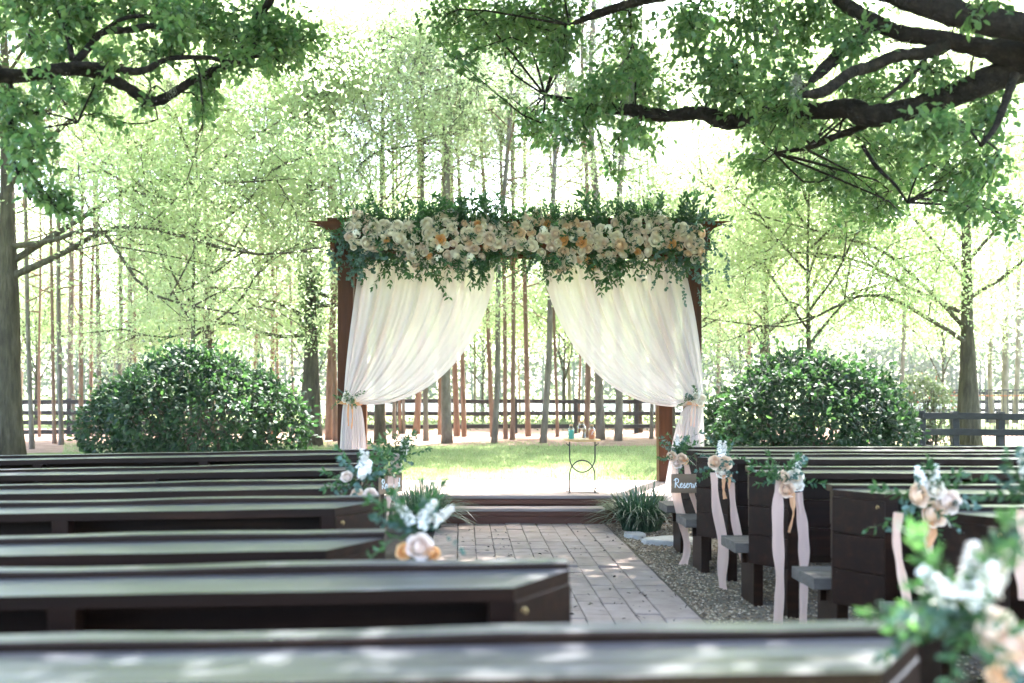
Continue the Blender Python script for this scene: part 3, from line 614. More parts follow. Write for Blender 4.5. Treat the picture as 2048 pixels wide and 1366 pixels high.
for yo in (-.11, .11):
    for c in (arcs(0.0) if yo < 0 else ()):
        g = G(); tube(g, np.array(c)+[TX, TY, DZ], .0085, 8); part('leg', g, 'iron', tb, True)
    for z, s2 in ((.632, -1), (.006, 1)):
        for s in ((-1, 1) if yo < 0 else ()):
            th = np.linspace(0, 5.2, 22); rr = .026-.0036*th
            pp = np.stack([TX+s*(.168+.016+rr*np.cos(th+3.14)*-1*1.0-.01), np.full(22, TY), DZ+z+s2*(.04+rr*np.sin(th-1.2)*1.0)], -1)
            g = G(); tube(g, pp, .004, 6); part('scroll', g, 'iron', tb, True)
    g = G(); tube(g, np.array([(TX-.19, TY+yo, DZ+.012), (TX, TY+yo, DZ+.016), (TX+.19, TY+yo, DZ+.012)]), .006, 6); part('foot_bar', g, 'iron', tb, True)
for s in (-.155, .155):
    g = G(); tube(g, np.array([(TX+s, TY-.11, DZ+.016), (TX+s, TY+.11, DZ+.016)]), .005, 6); part('cross_bar', g, 'iron', tb, True)
def jar(x, y, w, h, fill, mat, label):
    z = DZ+.661; j = thing('sand_jar', (x, y, z), label, 'jar', 'sand jars on the little table'); r = w/2
    g = G(); lathe(g, [(r*.92, 0), (r, .006), (r, h*.66), (r*.93, h*.73), (r*.6, h*.80), (r*.55, h*.92), (r*.62, h*.935), (r*.62, h*.95)], (x, y, z), 20); part('glass_body', g, 'glass', j, True)
    g = G(); lathe(g, [(r*.5, h*.88), (r*.56, h*.955), (r*.58, h), (r*.5, h*1.005)], (x, y, z), 14); part('cork_stopper', g, 'cork', j, True)
    if mat:
        g = G(); lathe(g, [(r*.86, .005), (r*.93, .01), (r*.93, fill*h), (r*.4, fill*h+.003)], (x, y, z), 18); part('sand', g, mat, j, True)
    return j
jar(1.464-.139, TY-.03, .078, .178, .62, 'sand_teal', 'corked glass jar of teal sand, leftmost on the little table')
jar(1.464-.008, TY+.01, .114, .215, .0, None, 'larger empty clear glass jar between the two coloured jars')
j = jar(1.464+.112, TY-.03, .082, .175, .66, 'sand_coral', 'corked glass jar of coral orange sand on the little table')
def stroke(g, pts, w, o, ax, az, nrm): 
    p = smooth_path(pts, max(6, len(pts)*4)); q = o+p[:, :1]*ax+p[:, 1:2]*az+nrm*.0025; tube(g, q, w, 5); return g
g = G(); o0 = np.array([1.464+.112, TY-.03-.0415, DZ+.661+.07]); stroke(g, [(-.012, -.02), (.0, .02), (.012, .028), (.014, .012), (0, .004), (.012, -.016)], .0018, o0, np.array([1., 0, 0]), np.array([0, 0, 1.]), np.array([0, -1., 0])); part('lettering', g, 'paint', j)
g = G(); o0 = np.array([1.464-.008, TY+.01-.0575, DZ+.661+.05]); stroke(g, [(-.035, -.012), (-.018, .012), (-.006, -.012), (.008, .010), (.02, -.010), (.036, .008)], .0018, o0, np.array([1., 0, 0]), np.array([0, 0, 1.]), np.array([0, -1., 0])); part('lettering', g, 'iron', [o for o in bpy.data.objects if o.name == 'sand_jar.001'][0])

# ------------------------------------------------------------------ pews
rng = np.random.default_rng(108); random.seed(108)
PL = 4.8; LZ = 1.029; CZ = 1.052
def pew_parts(s):
    """list of (name, mesh) for a pew whose aisle end is at x = 0 and which runs along s*x; the back of the pew faces -y"""
    out = []
    def add(name, g, mat='pew'):
        me = g.mesh(name, 'pew' if mat == 'pew_top' else mat)
        if mat == 'pew_top':                                      # painted sky sheen on the upper faces only
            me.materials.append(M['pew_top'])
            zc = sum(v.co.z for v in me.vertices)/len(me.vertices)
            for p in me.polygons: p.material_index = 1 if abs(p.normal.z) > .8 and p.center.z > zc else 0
        out.append((name, me))
    X = lambda x: s*x
    for k in range(3):
        z0 = .40+.205*k; g = G(); plank(g, (X(.012), -.075+.012*k, z0+.1), (X(PL), -.075+.012*k, z0+.1), .042, .198, seg=10, jit=.0012); add('back_plank', g)
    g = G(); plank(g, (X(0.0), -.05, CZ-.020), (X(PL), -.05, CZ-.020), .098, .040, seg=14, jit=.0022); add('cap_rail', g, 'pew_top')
    # ledge with the corner towards the aisle cut off
    g = G(); m = 16; xs = np.concatenate([[.0, .20], np.linspace(.20, PL, m)[1:]]); rear = np.concatenate([[-.115, -.385], np.full(m-1, -.385)+rng.normal(0, .0025, m-1)]); zt = LZ+rng.normal(0, .0012, m+1)
    A = np.stack([s*xs, np.full(m+1, -.104), zt], -1); B = np.stack([s*xs, rear, zt+rng.normal(0, .0015, m+1)], -1); T = .042
    V = np.concatenate([A, B, B-[0, 0, T], A-[0, 0, T]]); n = m+1; i = np.arange(m)
    F = [np.stack([i+n*a, i+1+n*a, i+1+n*((a+1) % 4), i+n*((a+1) % 4)], -1) for a in range(4)]
    for f in F: g.add(np.zeros((0, 3)), f)
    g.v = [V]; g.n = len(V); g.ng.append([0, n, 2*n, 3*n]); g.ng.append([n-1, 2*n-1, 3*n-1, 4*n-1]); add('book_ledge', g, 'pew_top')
    # angled end of three planks under the cut corner
    for k in range(3):
        z0 = .395+.2; zz = .350+.2125*k; g = G(); plank(g, (X(.010), -.106, zz+.105), (X(.208), -.373, zz+.105), .034, .2108, seg=2, jit=.0008, ch=.005); add('end_plank', g)
    for x in (.235, 1.6, 3.1, 4.6):
        g = G(); plank(g, (X(x), -.335, 0.0), (X(x), -.335, LZ-.043), .085, .085, up=(0, 1, 0), seg=3, jit=.001); add('rear_post', g)
    for x in (.245, 1.65, 3.15, 4.55):
        g = G(); plank(g, (X(x), -.29, .655), (X(x), -.10, .655), .035, .60, up=(0, 0, 1), ch=.003); add('bracket', g)
    for k in range(2):
        y = .06+.21*k; g = G(); plank(g, (X(-.06), y+.08, .43), (X(PL), y+.08, .43), .20, .075, seg=12, jit=.0018); add('seat_plank', g, 'weathered' if k == 0 else 'weathered')
    for x in (.10, 1.6, 3.1, 4.6):
        g = G(); plank(g, (X(x), .165, 0.0), (X(x), .165, .392), .07, .34, up=(0, 1, 0), ch=.005); add('leg', g)
    g = G(); plank(g, (X(.03), .20, .345), (X(PL-.05), .20, .345), .04, .09, seg=4, jit=.001); add('seat_rail', g)
    g = G(); h = np.array([X(.185), -.345, .962]); th = np.linspace(-1.2, 3.6, 12); tube(g, np.stack([h[0]+s*-.007*np.cos(th)-s*.02, h[1]-.012+.0*th, h[2]-.012+.009*np.sin(th)], -1), .0024, 5); add('hook', g, 'brass')
    g = G(); lathe(g, [(.004, 0), (.008, .004), (.004, .009)], (0, 0, 0), 8)
    for k in range(2):
        g2 = G(); lathe(g2, [(.009, -.004), (.011, .0), (.006, .006)], (X(.02), -.13, .752-.2125*k*1.0), 8); add('bolt', g2, 'nail')
    return out
PARTS = {s: pew_parts(s) for s in (-1, 1)}
def pew(x, y, s, label, tilt=0.0, rz=0.0):
    o = link('pew', None, loc=(x, y, 0), rot=(0, R(tilt), R(rz))); tag(o, label, 'pew', 'pews left of the aisle' if s < 0 else 'pews right of the aisle')
    for name, me in PARTS[s]: link(name, me, o)
    return o
LP = [(1.13, 2.56), (.375, 3.47), (-.30, 4.17), (-.43, 5.46), (-.62, 6.42), (-.68, 7.72), (-.72, 9.40)]
LL = ['nearest dark pew, running past the aisle under the blurred foreground bouquet', 'second nearest left pew, its cut corner and brass hook jutting over the pavers', 'third nearest left pew, with the blurred white and peach bouquet on its end', 'fourth nearest left pew, with a broad cut corner just below the aisle flowers', 'fifth left pew counted from the camera, behind the white bouquet', 'left pew directly behind the front left pew', 'front left pew closest to the stage and left curtain']
for (x, y), lab in zip(LP, LL): pew(x, y, -1, lab, -1.0)
RP = [(2.06, 9.75), (2.025, 8.75), (2.095, 7.42), (2.21, 6.08), (2.34, 5.02), (2.42, 4.20)]
RL = ['front right pew closest to the stage with the reserved sign on its end', 'second right pew from the stage, behind the reserved sign', 'third right pew from the stage, with peach and white bouquet on its end', 'fourth right pew from the stage, its cut corner catching the sun', 'fifth right pew from the stage, behind the large peach rose bouquet', 'nearest right pew at the right edge of the picture']
for (x, y), lab in zip(RP, RL): pew(x, y, 1, lab, 0.0)

# ------------------------------------------------------------------ pew bouquets, ribbons and signs
rng = np.random.default_rng(109); random.seed(109)
bouquet(P(1354, 908, 9.25), .95, 'peach rose bouquet above the reserved sign on the front right pew', 'bouquets on the right pews', [(-.06, -.03, 'peach', .055), (.03, -.04, 'peach', .055), (-.01, -.09, 'blush', .05), (.06, -.06, 'apricot', .04)], 1, 10, 4,
        [([(1350, 925, 9.22), (1352, 985, 9.2), (1368, 1055, 9.18), (1374, 1100, 9.16), (1366, 1132, 9.15)], .085), ([(1372, 925, 9.24), (1383, 985, 9.24), (1404, 1050, 9.2), (1413, 1110, 9.1), (1412, 1138, 9.0), (1432, 1141, 8.95)], .06)])
bouquet(P(1440, 925, 8.25), .95, 'peach rose bouquet with white stock spike on the second right pew', 'bouquets on the right pews', [(-.05, .0, 'peach', .062), (.035, -.005, 'peach', .066), (.01, -.085, 'ivory', .06)], 2, 5, 9,
        [([(1428, 945, 8.22), (1432, 1010, 8.2), (1446, 1085, 8.17), (1444, 1150, 8.1), (1446, 1195, 8.02), (1425, 1213, 7.98)], .085), ([(1462, 965, 8.22), (1470, 1040, 8.2), (1487, 1110, 8.15), (1510, 1175, 8.05), (1535, 1210, 7.95)], .075), ([(1448, 950, 8.18), (1447, 975, 8.17), (1450, 998, 8.17)], .035, 'ribbon_o'), ([(1460, 948, 8.18), (1459, 965, 8.17), (1458, 978, 8.17)], .04, 'ribbon_o')], spike_dirs=[(-.05, -.2, 1), (.1, -.1, .9)])
bouquet(P(1576, 958, 7.0), .95, 'bouquet of peach roses and white hydrangea on the third right pew', 'bouquets on the right pews', [(-.05, .01, 'peach', .055), (.04, .02, 'ivory', .065), (-.02, -.075, 'peach', .06), (.05, -.05, 'ivory', .05)], 1, 8, 5,
        [([(1562, 960, 6.97), (1556, 1000, 6.96), (1556, 1080, 6.94), (1560, 1160, 6.9), (1556, 1250, 6.86)], .085), ([(1596, 985, 6.97), (1606, 1060, 6.95), (1608, 1140, 6.92), (1606, 1250, 6.86)], .075), ([(1584, 985, 6.94), (1586, 1030, 6.93), (1578, 1065, 6.93)], .04, 'ribbon_o')])
bouquet(P(1850, 1005, 4.66), .95, 'large bouquet of three peach roses on the fifth right pew', 'bouquets on the right pews', [(-.06, .035, 'peach', .062), (.085, .01, 'blush', .062), (.015, -.055, 'peach', .066), (.03, .06, 'ivory', .05)], 2, 8, 8,
        [([(1797, 1025, 4.63), (1793, 1075, 4.62), (1800, 1130, 4.6), (1812, 1190, 4.58), (1822, 1260, 4.56)], .052), ([(1855, 1040, 4.62), (1858, 1090, 4.6), (1868, 1150, 4.58), (1875, 1230, 4.56)], .075), ([(1862, 1045, 4.6), (1868, 1065, 4.6), (1850, 1095, 4.6)], .035, 'ribbon_o')])
bouquet(P(2052, 985, 3.85), .95, 'leafy green bouquet cut by the right edge of the picture', 'bouquets on the right pews', [(.02, -.05, 'peach', .06), (.08, .02, 'ivory', .06)], 1, 12, 9, [([(2050, 1020, 3.82), (2046, 1100, 3.8), (2050, 1200, 3.78)], .06)])
bouquet(P(795, 915, 9.0), 1.0, 'tall white and blush bouquet on the front left pew', 'bouquets on the left pews', [(-.02, -.01, 'blush', .05), (.01, -.09, 'blush', .045), (-.06, -.13, 'peach', .045)], 3, 14, 3,
        [([(782, 950, 8.95), (779, 990, 8.94), (776, 1020, 8.9), (775, 1045, 8.88)], .06), ([(793, 955, 8.95), (791, 1000, 8.93), (789, 1040, 8.9)], .035)], spike_dirs=[(.1, -.2, 1.0), (.25, -.2, .5), (-.1, -.2, -.6)])
bouquet(P(722, 958, 6.0), .95, 'white stock bouquet with peach roses low on the fifth left pew', 'bouquets on the left pews', [(-.02, -.10, 'peach', .045), (.06, -.10, 'blush', .05), (-.08, .01, 'blush', .04)], 4, 10, 7, (), spike_dirs=[(-.1, -.2, 1), (.15, -.3, .3), (.0, -.4, .1), (.45, -.2, .9)])
bouquet(P(838, 1070, 3.78), .82, 'blurred bouquet of white stock and peach roses on the third left pew', 'bouquets on the left pews', [(.0, -.045, 'blush', .055), (.045, -.065, 'apricot', .035), (-.05, -.06, 'apricot', .035)], 4, 9, 5, (), spike_dirs=[(.5, -.2, .8), (-.6, -.2, .8), (1.0, -.2, .75), (.2, -.3, .5)], spread=.8)
bouquet(P(1932, 1240, 2.10), .86, 'large out of focus white and blush bouquet in the lower right foreground', 'bouquets on the left pews', [(.035, -.015, 'blush', .050), (.085, -.055, 'blush', .045), (.055, -.115, 'peach', .030)], 4, 13, 6, (), spike_dirs=[(.02, -.1, 1), (.35, -.1, .9), (-.5, -.1, .45), (.05, -.3, .5), (-.2, -.2, .7)])
def letters():
    """hand lettered word as strokes on a 0..7 by 0..2 grid"""
    return [[(.15, .0), (.2, 1.0), (.28, 1.9)], [(-.1, 1.5), (.3, 2.0), (.8, 1.75), (.75, 1.2), (.3, .95), (.6, .5), (.95, .05), (1.15, .15)],
            [(1.15, .15), (1.3, .5), (1.6, .75), (1.55, .98), (1.3, .85), (1.22, .35), (1.45, .05), (1.8, .3)],
            [(1.8, .3), (2.15, 1.0), (2.1, .6), (2.35, .3), (2.15, .0), (1.95, .1), (2.45, .2)],
            [(2.45, .2), (2.6, .55), (2.9, .78), (2.85, .98), (2.6, .85), (2.52, .35), (2.75, .05), (3.1, .3)],
            [(3.1, .3), (3.25, 1.0), (3.4, .9), (3.55, .95), (3.6, .5), (3.65, .05), (3.85, .3)],
            [(3.85, .9), (4.0, .4), (4.1, .0), (4.3, .55), (4.42, 1.05), (4.6, .95)],
            [(4.55, .3), (4.8, .6), (5.0, .8), (4.95, .98), (4.72, .85), (4.65, .35), (4.85, .05), (5.2, .3)],
            [(5.85, .75), (5.6, .95), (5.35, .6), (5.4, .1), (5.65, .1), (5.9, .7), (6.05, 1.95), (5.95, .9), (5.98, .15), (6.25, .2)]]
def sign(center, rz, label):
    c = np.asarray(center, float); o = thing('reserved_sign', c, label, 'sign', 'reserved signs on the front pews', rz)
    g = G(); plank(g, (-.165, 0, 0), (.165, 0, 0), .014, .172, seg=4, jit=.0005, ch=.003); link('board', g.mesh('board', 'signwood'), o)
    g = G()
    for st in letters():
        p = smooth_path(np.array(st), len(st)*4); q = np.stack([-.135+p[:, 0]*.0425, np.full(len(p), -.0085), -.040+p[:, 1]*.043], -1)
        w = .0042*(1+.35*np.abs(np.gradient(p[:, 1])))
        tube(g, q, np.clip(w, .0035, .006), 5)
    link('lettering', g.mesh('lettering', 'paint'), o)
    g = G(); tube(g, np.array([(-.12, .0, .086), (-.05, .01, .17), (0, .02, .215)]), .0022, 5); tube(g, np.array([(.12, .0, .086), (.05, .01, .17), (0, .02, .215)]), .0022, 5); link('hanging_cord', g.mesh('hanging_cord', 'cord'), o)
sign(P(1379, 967, 9.1), R(-6), 'brown wooden sign lettered Reserved on the front right pew')
sign(P(781, 967, 9.0), R(56), 'brown wooden sign seen edge on, half hidden on the front left pew')

# ------------------------------------------------------------------ strap-leaved grass clumps
rng = np.random.default_rng(110); random.seed(110)
def clump(c, rad, h, n, label):
    o = thing('liriope_clump', c, label, 'plant', 'strap leaved clumps beside the steps'); g = G()
    for k in range(n):
        a = rng.random()*6.283; r0 = rad*.35*math.sqrt(rng.random()); b = np.array([c[0]+r0*math.cos(a), c[1]+r0*math.sin(a), 0]); a2 = a+rng.normal(0, .5)
        L = h*rng.uniform(.75, 1.35); out = rng.uniform(.25, 1.0); t = np.linspace(0, 1, 6)
        x = rad*out*t**1.4*rng.uniform(.8, 1.25); z = L*(t*1.3-1.12*out*t**2.3); z = np.maximum(z, .01+.02*t)
        p = b+np.stack([x*math.cos(a2), x*math.sin(a2), z], -1)
        s = np.array([-math.sin(a2), math.cos(a2), 0])*.0065*rng.uniform(.8, 1.3); w = np.array([1, 1.1, 1, .85, .55, .08])[:, None]
        V = np.concatenate([p-s*w, p+s*w]); i = np.arange(5); g.add(V, np.stack([i, i+1, i+7, i+6], -1))
    part('blades', g, 'liriope', o, True); return o
clump((-.47, 11.34, 0), .62, .50, 560, 'dark green strap leaved grass clump left of the steps')
clump((2.02, 11.32, 0), .60, .47, 700, 'dark green strap leaved grass clump right of the steps')

# ------------------------------------------------------------------ shrubs
rng = np.random.default_rng(111); random.seed(111)
def shrub(name, c, rx, ry, h, n, label, mat='leaf_bush', L=(.085, .135), lump=.13, tmpl=LEAF6, stems=40, skirt=.25, berries=0):
    o = thing(name, c, label, 'shrub', None); g = G(); c = np.asarray(c, float)
    nm = 15; mc = [np.array([0, 0, .46])]; mr = [.52]
    for k in range(nm):
        a = k*2.399+rng.normal(0, .3); rr = .62*math.sqrt((k+.5)/nm); mc.append(np.array([rr*math.cos(a), rr*math.sin(a), .22+.48*(1-(rr/.72)**2)*rng.uniform(.75, 1.12)])); mr.append(rng.uniform(.24, .36))
    mc = np.array(mc); mr = np.array(mr); m_ = int(n*2.6); w_ = mr**2; idx = rng.choice(len(mr), m_, p=w_/w_.sum()); d = rdir(m_)
    q = mc[idx]+d*(mr[idx]*(1-.30*rng.random(m_)**2.0)*(1+.10*np.sin(d@np.array([5.1, 3.3, 4.2])+idx)))[:, None]
    dist = np.linalg.norm(q[:, None, :]-mc[None], axis=2)-mr[None]*.80; ok = (dist.min(1) > -.004) & (q[:, 2] > .02+.10*(rng.random(m_) < .6)); q = q[ok][:n]; d = d[ok][:n]; n = len(q)
    C = c+q*[rx, ry, h]
    sh = rng.random(n) < .09; C[sh] += d[sh]*rng.random((sh.sum(), 1))*.30+[0, 0, .05]
    D = d*.8+rdir(n)*.8+[0, 0, -.15]; N = d*.6+rdir(n)*.7+[0, 0, .5]
    leaves(g, C, D, N, rng.uniform(L[0], L[1], n), rng.uniform(L[0], L[1], n)*.5, tmpl); part('foliage', g, mat, o)
    g = G()
    for k in range(stems):
        a = rng.random()*6.28; e = c+np.array([rx*.75*math.cos(a)*rng.random()**.5, ry*.75*math.sin(a)*rng.random()**.5, h*rng.uniform(.45, .8)]); b = c+np.array([rng.normal(0, rx*.22), rng.normal(0, ry*.2), 0]); m = (b+e)/2+rng.normal(0, .12, 3)
        tube(g, smooth_path([b, m, e], 7), np.linspace(.022, .007, 7), 5)
    part('stems', g, 'bark_young', o)
    if berries:
        g = G()
        for k in range(berries):
            d1 = rdir(1)[0]; d1[2] = abs(d1[2]); q = c+np.array([d1[0]*rx, d1[1]*ry, h*.36+d1[2]*h*.64]); lathe(g, [(.004, -.03), (.03, 0), (.004, .03)], q, 6)
        tag(part('berries', g, 'rust', o), kind='stuff')
    return o
shrub('large_shrub', (P(385, 900, 17.5)[0], 17.5, 0), 2.30, 1.6, 2.32, 19000, 'large rounded dark green shrub left of the arch')
shrub('large_shrub', (P(1612, 900, 16.8)[0], 16.8, 0), 2.15, 1.6, 2.20, 19000, 'large rounded dark green shrub right of the arch')
shrub('berry_shrub', (P(1845, 860, 26)[0], 26, 0), .95, .9, 1.95, 4200, 'thin shrub with reddish berries beside the right oak trunk', 'leaf_berry', (.06, .10), berries=26)

# ------------------------------------------------------------------ fences
rng = np.random.default_rng(112); random.seed(112)
def board_fence(posts, z_rails, label, group=None, ph=1.22, pw=.13, rw=.14, rails_seg=True):
    o = thing('board_fence', (posts[0][0], posts[0][1], 0), label, 'fence', group)
    for x, y in posts:
        g = G(); plank(g, (x, y, 0), (x+rng.normal(0, .01), y, ph+rng.normal(0, .02)), pw, pw, up=(0, 1, 0), seg=3, jit=.003, ch=.008); part('post', g, 'fence', o)
    for (x0, y0), (x1, y1) in zip(posts[:-1], posts[1:]):
        for z in z_rails:
            g = G(); plank(g, (x0, y0-pw/2-.02, z+rng.normal(0, .008)), (x1, y1-pw/2-.02, z+rng.normal(0, .008)), .035, rw, seg=4, jit=.003); part('rail', g, 'fence', o)
    return o
board_fence([(-21+2.06*k, 32.2+.06*k) for k in range(8)], (1.10, .75, .42, .12), 'black four rail board fence behind the pines on the left', 'black board fences')
board_fence([(-4.35+2.05*k, 34.0) for k in range(7)], (1.09, .68, .25), 'black three rail board fence seen through the arch opening', 'black board fences')
board_fence([(13.5+2.4*k, 44.0) for k in range(6)], (1.30, .92, .55, .2), 'distant black board fence beyond the steel picket fence', 'black board fences', ph=1.4)
board_fence([(10.55, 23.0), (11.28, 22.9), (12.15, 22.6), (13.3, 22.2), (15.2, 21.6)], (.94, .58, .20), 'weathered black board fence behind the right pews by the oak trunk', 'black board fences', ph=1.05, pw=.15, rw=.15)
pf = thing('picket_fence', (14.2, 30, 0), 'dark steel picket fence behind the right oak trunk', 'fence')
for x in np.arange(14.2, 19.6, .135):
    g = G(); plank(g, (x, 30, .08), (x, 30, 1.52), .02, .02, up=(0, 1, 0), ch=.002); part('picket', g, 'fence_metal', pf)
for z, m in ((1.50, 'fence_metal'), (1.33, 'rust'), (.16, 'fence_metal')):
    g = G(); plank(g, (14.15, 30.03, z), (19.6, 30.03, z), .03, .04, ch=.003); part('rail', g, m, pf)
for x in (14.15, 16.9, 19.6):
    g = G(); plank(g, (x, 30.05, 0), (x, 30.05, 1.62), .06, .06, up=(0, 1, 0)); part('post', g, 'fence_metal', pf)

# ------------------------------------------------------------------ broadleaf trees
rng = np.random.default_rng(113); random.seed(113)
def tree(name, base, r0, fork, top, crown_c, crown_r, nlimb, nleaf, label, low=None, lean=(0, 0), leaf='leaf_spring', bark='bark_young', L=(.065, .125), group='young oaks behind the stage', ivy=0, spread=.46):
    base = np.asarray(base, float); o = thing(name, base, label, 'tree', group); w = G()
    zs = np.linspace(0, 1, 9); tp = np.stack([base[0]+lean[0]*zs+.10*np.sin(zs*5+rng.random()*6)*zs, base[1]+lean[1]*zs+.1*np.sin(zs*4)*zs, top*zs], -1)
    rr = r0*np.where(zs < fork/top, 1-.25*zs*top/fork, .55*(1-(zs-fork/top)/(1-fork/top))**1.1+.03); rr[0] = r0*1.35
    tp = smooth_path(tp, 22); rr = np.interp(np.linspace(0, 1, 22), zs, rr); rr[1] = r0*1.08
    tg = G(); tube(tg, tp, rr, 14, wob=.035); part('trunk', tg, bark, o, True)
    cc = np.asarray(crown_c, float); cr = np.asarray(crown_r, float); tips = []; tipd = []
    for k in range(nlimb):
        t = fork/top+(1-fork/top)*(k/nlimb)**1.15*.9; s = np.array([np.interp(t, np.linspace(0, 1, 22), tp[:, q]) for q in range(3)])
        a = k*2.399+rng.normal(0, .25); el = -.25+1.25*(k/nlimb)+rng.normal(0, .1)
        e = cc+cr*np.array([math.cos(a)*math.cos(el), math.sin(a)*math.cos(el), math.sin(el)])*rng.uniform(.82, 1.0)
        if low is not None and k < len(low): e = np.asarray(low[k], float)
        mid = s+(e-s)*.45+np.array([0, 0, .12*np.linalg.norm(e-s)])+rng.normal(0, .25, 3); q = smooth_path([s, s+(mid-s)*.45+rng.normal(0, .1, 3), mid, mid+(e-mid)*.5+rng.normal(0, .25, 3), e], 14)
        rl = np.interp(t, np.linspace(0, 1, 22), rr)*.40; rl = max(rl, .032); tube(w, q, np.linspace(rl, .012, 14), 7, wob=.03, caps=False)
        ll = np.linalg.norm(e-s)
        for j in range(9):
            u = .28+.72*(j+rng.random())/9; p0 = np.array([np.interp(u, np.linspace(0, 1, 14), q[:, z]) for z in range(3)])
            dd = unit(unit(e-s)*.6+rng.normal(0, .75, 3)+[0, 0, .10]); l2 = ll*.36*rng.uniform(.6, 1.2)*(1.15-.4*u); p2 = p0+dd*l2
            pm = (p0+p2)/2+rng.normal(0, .12*l2, 3); sb = smooth_path([p0, pm, p2], 6); tube(w, sb, np.linspace(.022, .007, 6), 4, caps=False)
            for z in (.45, .75, 1.0):
                p3 = sb[int(z*5)]; tips.append(p3); tipd.append(dd)
            for h in range(4):
                p3 = sb[rng.integers(1, 6)]; d3 = unit(dd*.7+rng.normal(0, .8, 3)); p4 = p3+d3*l2*rng.uniform(.25, .6); tube(w, np.array([p3, (p3+p4)/2+rng.normal(0, .04, 3), p4]), (.009, .006, .003), 3, caps=False)
                tips += [(p3+p4)/2, p4]; tipd += [d3, d3]
    part('branches', w, bark, o, True)
    tips = np.array(tips); tipd = np.array(tipd); wgt = rng.random(len(tips))**1.5+.08; idx = rng.choice(len(tips), nleaf, p=wgt/wgt.sum())
    C = tips[idx]+rng.normal(0, spread, (nleaf, 3))*[1, 1, .62]; D = tipd[idx]*.5+rdir(nleaf)+[0, 0, -.25]; N = rdir(nleaf)*.8+[0, 0, .8]
    g = G(); Ls = rng.uniform(L[0], L[1], nleaf); leaves(g, C, D, N, Ls, Ls*rng.uniform(.42, .6, nleaf)); cr_ = part('crown', g, leaf, o)
    if ivy:
        g = G(); n = ivy; u = rng.random(n); p = np.stack([np.interp(fork*.9/top+u*.25, np.linspace(0, 1, 22), tp[:, q]) for q in range(3)], -1); C = p+rdir(n)*r0*1.25; leaves(g, C, rdir(n)+[0, 0, -.4], C-p+rdir(n)*.3, rng.uniform(.06, .11, n), rng.uniform(.05, .08, n), LEAF6); part('ivy', g, 'leaf_oak', o)
    return o
tree('oak_tree', (-10.05, 22, 0), .33, 4.0, 13, (-9.0, 22, 8.2), (5.6, 4.5, 5.2), 17, 80000, 'thick oak trunk at the left edge with long bare lower branches', low=[(-2.6, 21, 4.6), (-3.8, 23, 6.4), (-4.6, 20.6, 3.1), (-12.5, 20, 5)])
tree('oak_tree', (-4.10, 27, 0), .27, 3.0, 13, (-4.0, 27.5, 8.4), (5.4, 4.5, 5.2), 17, 84000, 'leafy oak with ivy on its fork just left of the arch', low=[(-9.2, 26, 3.2), (-8.4, 27, 4.6), (.2, 26.5, 4.2), (-1.5, 27, 3.4)], ivy=1400)
tree('oak_tree', (12.15, 24, 0), .25, 2.65, 12, (11.6, 24, 7.2), (6.0, 4.8, 4.9), 18, 90000, 'oak with a stout bare trunk and spreading limbs at the right', low=[(5.6, 23.2, 3.2), (6.6, 23, 5.6), (6.4, 24, 4.2), (16.5, 23.5, 4.4), (8.4, 25.2, 6.8)])
tree('oak_tree', (-2.35, 28.5, 0), .14, 4.0, 15, (-1.4, 29, 9.4), (4.8, 4.4, 5.6), 15, 80000, 'bright leafy tree rising behind the left curtain')
tree('oak_tree', (-7.9, 31, 0), .22, 4.2, 15, (-7.6, 31, 9.4), (5.6, 4.5, 5.8), 15, 70000, 'bright leafy tree behind the large left shrub')
tree('oak_tree', (9.4, 31, 0), .22, 3.2, 15, (9.2, 31, 8.0), (5.2, 4.5, 6.4), 16, 84000, 'bright leafy tree behind the large right shrub')
tree('oak_tree', (18.6, 27, 0), .26, 3.4, 14, (17.6, 27, 8.4), (5.0, 4.5, 5.6), 14, 50000, 'leafy tree filling the upper right edge behind the oak limbs')
tree('oak_tree', (6.4, 30.5, 0), .10, 2.2, 8, (6.3, 30.5, 5.0), (2.4, 2.2, 3.0), 11, 26000, 'low bright green sapling between the right post and the right shrub')
tree('oak_tree', (-6.5, 24.2, 0), .075, 2.8, 10, (-6.6, 24.4, 6.6), (3.9, 3.2, 3.6), 13, 46000, 'airy leafy tree whose stem stands hidden behind the left shrub')
tree('oak_tree', (8.2, 23.6, 0), .075, 2.6, 10, (8.2, 23.8, 6.2), (3.8, 3.2, 3.6), 13, 46000, 'airy leafy tree whose stem stands hidden behind the right shrub')
tree('oak_tree', (6.1, 34.5, 0), .10, 4.0, 14, (6.0, 34.5, 9.0), (3.3, 3.0, 4.6), 13, 34000, 'pale airy tree top showing above the right half of the garland')
tree('oak_tree', (-16.4, 28, 0), .24, 3.6, 14, (-15.6, 28, 8.6), (5.0, 4.5, 5.6), 14, 44000, 'leafy tree behind the thick trunk at the left edge')

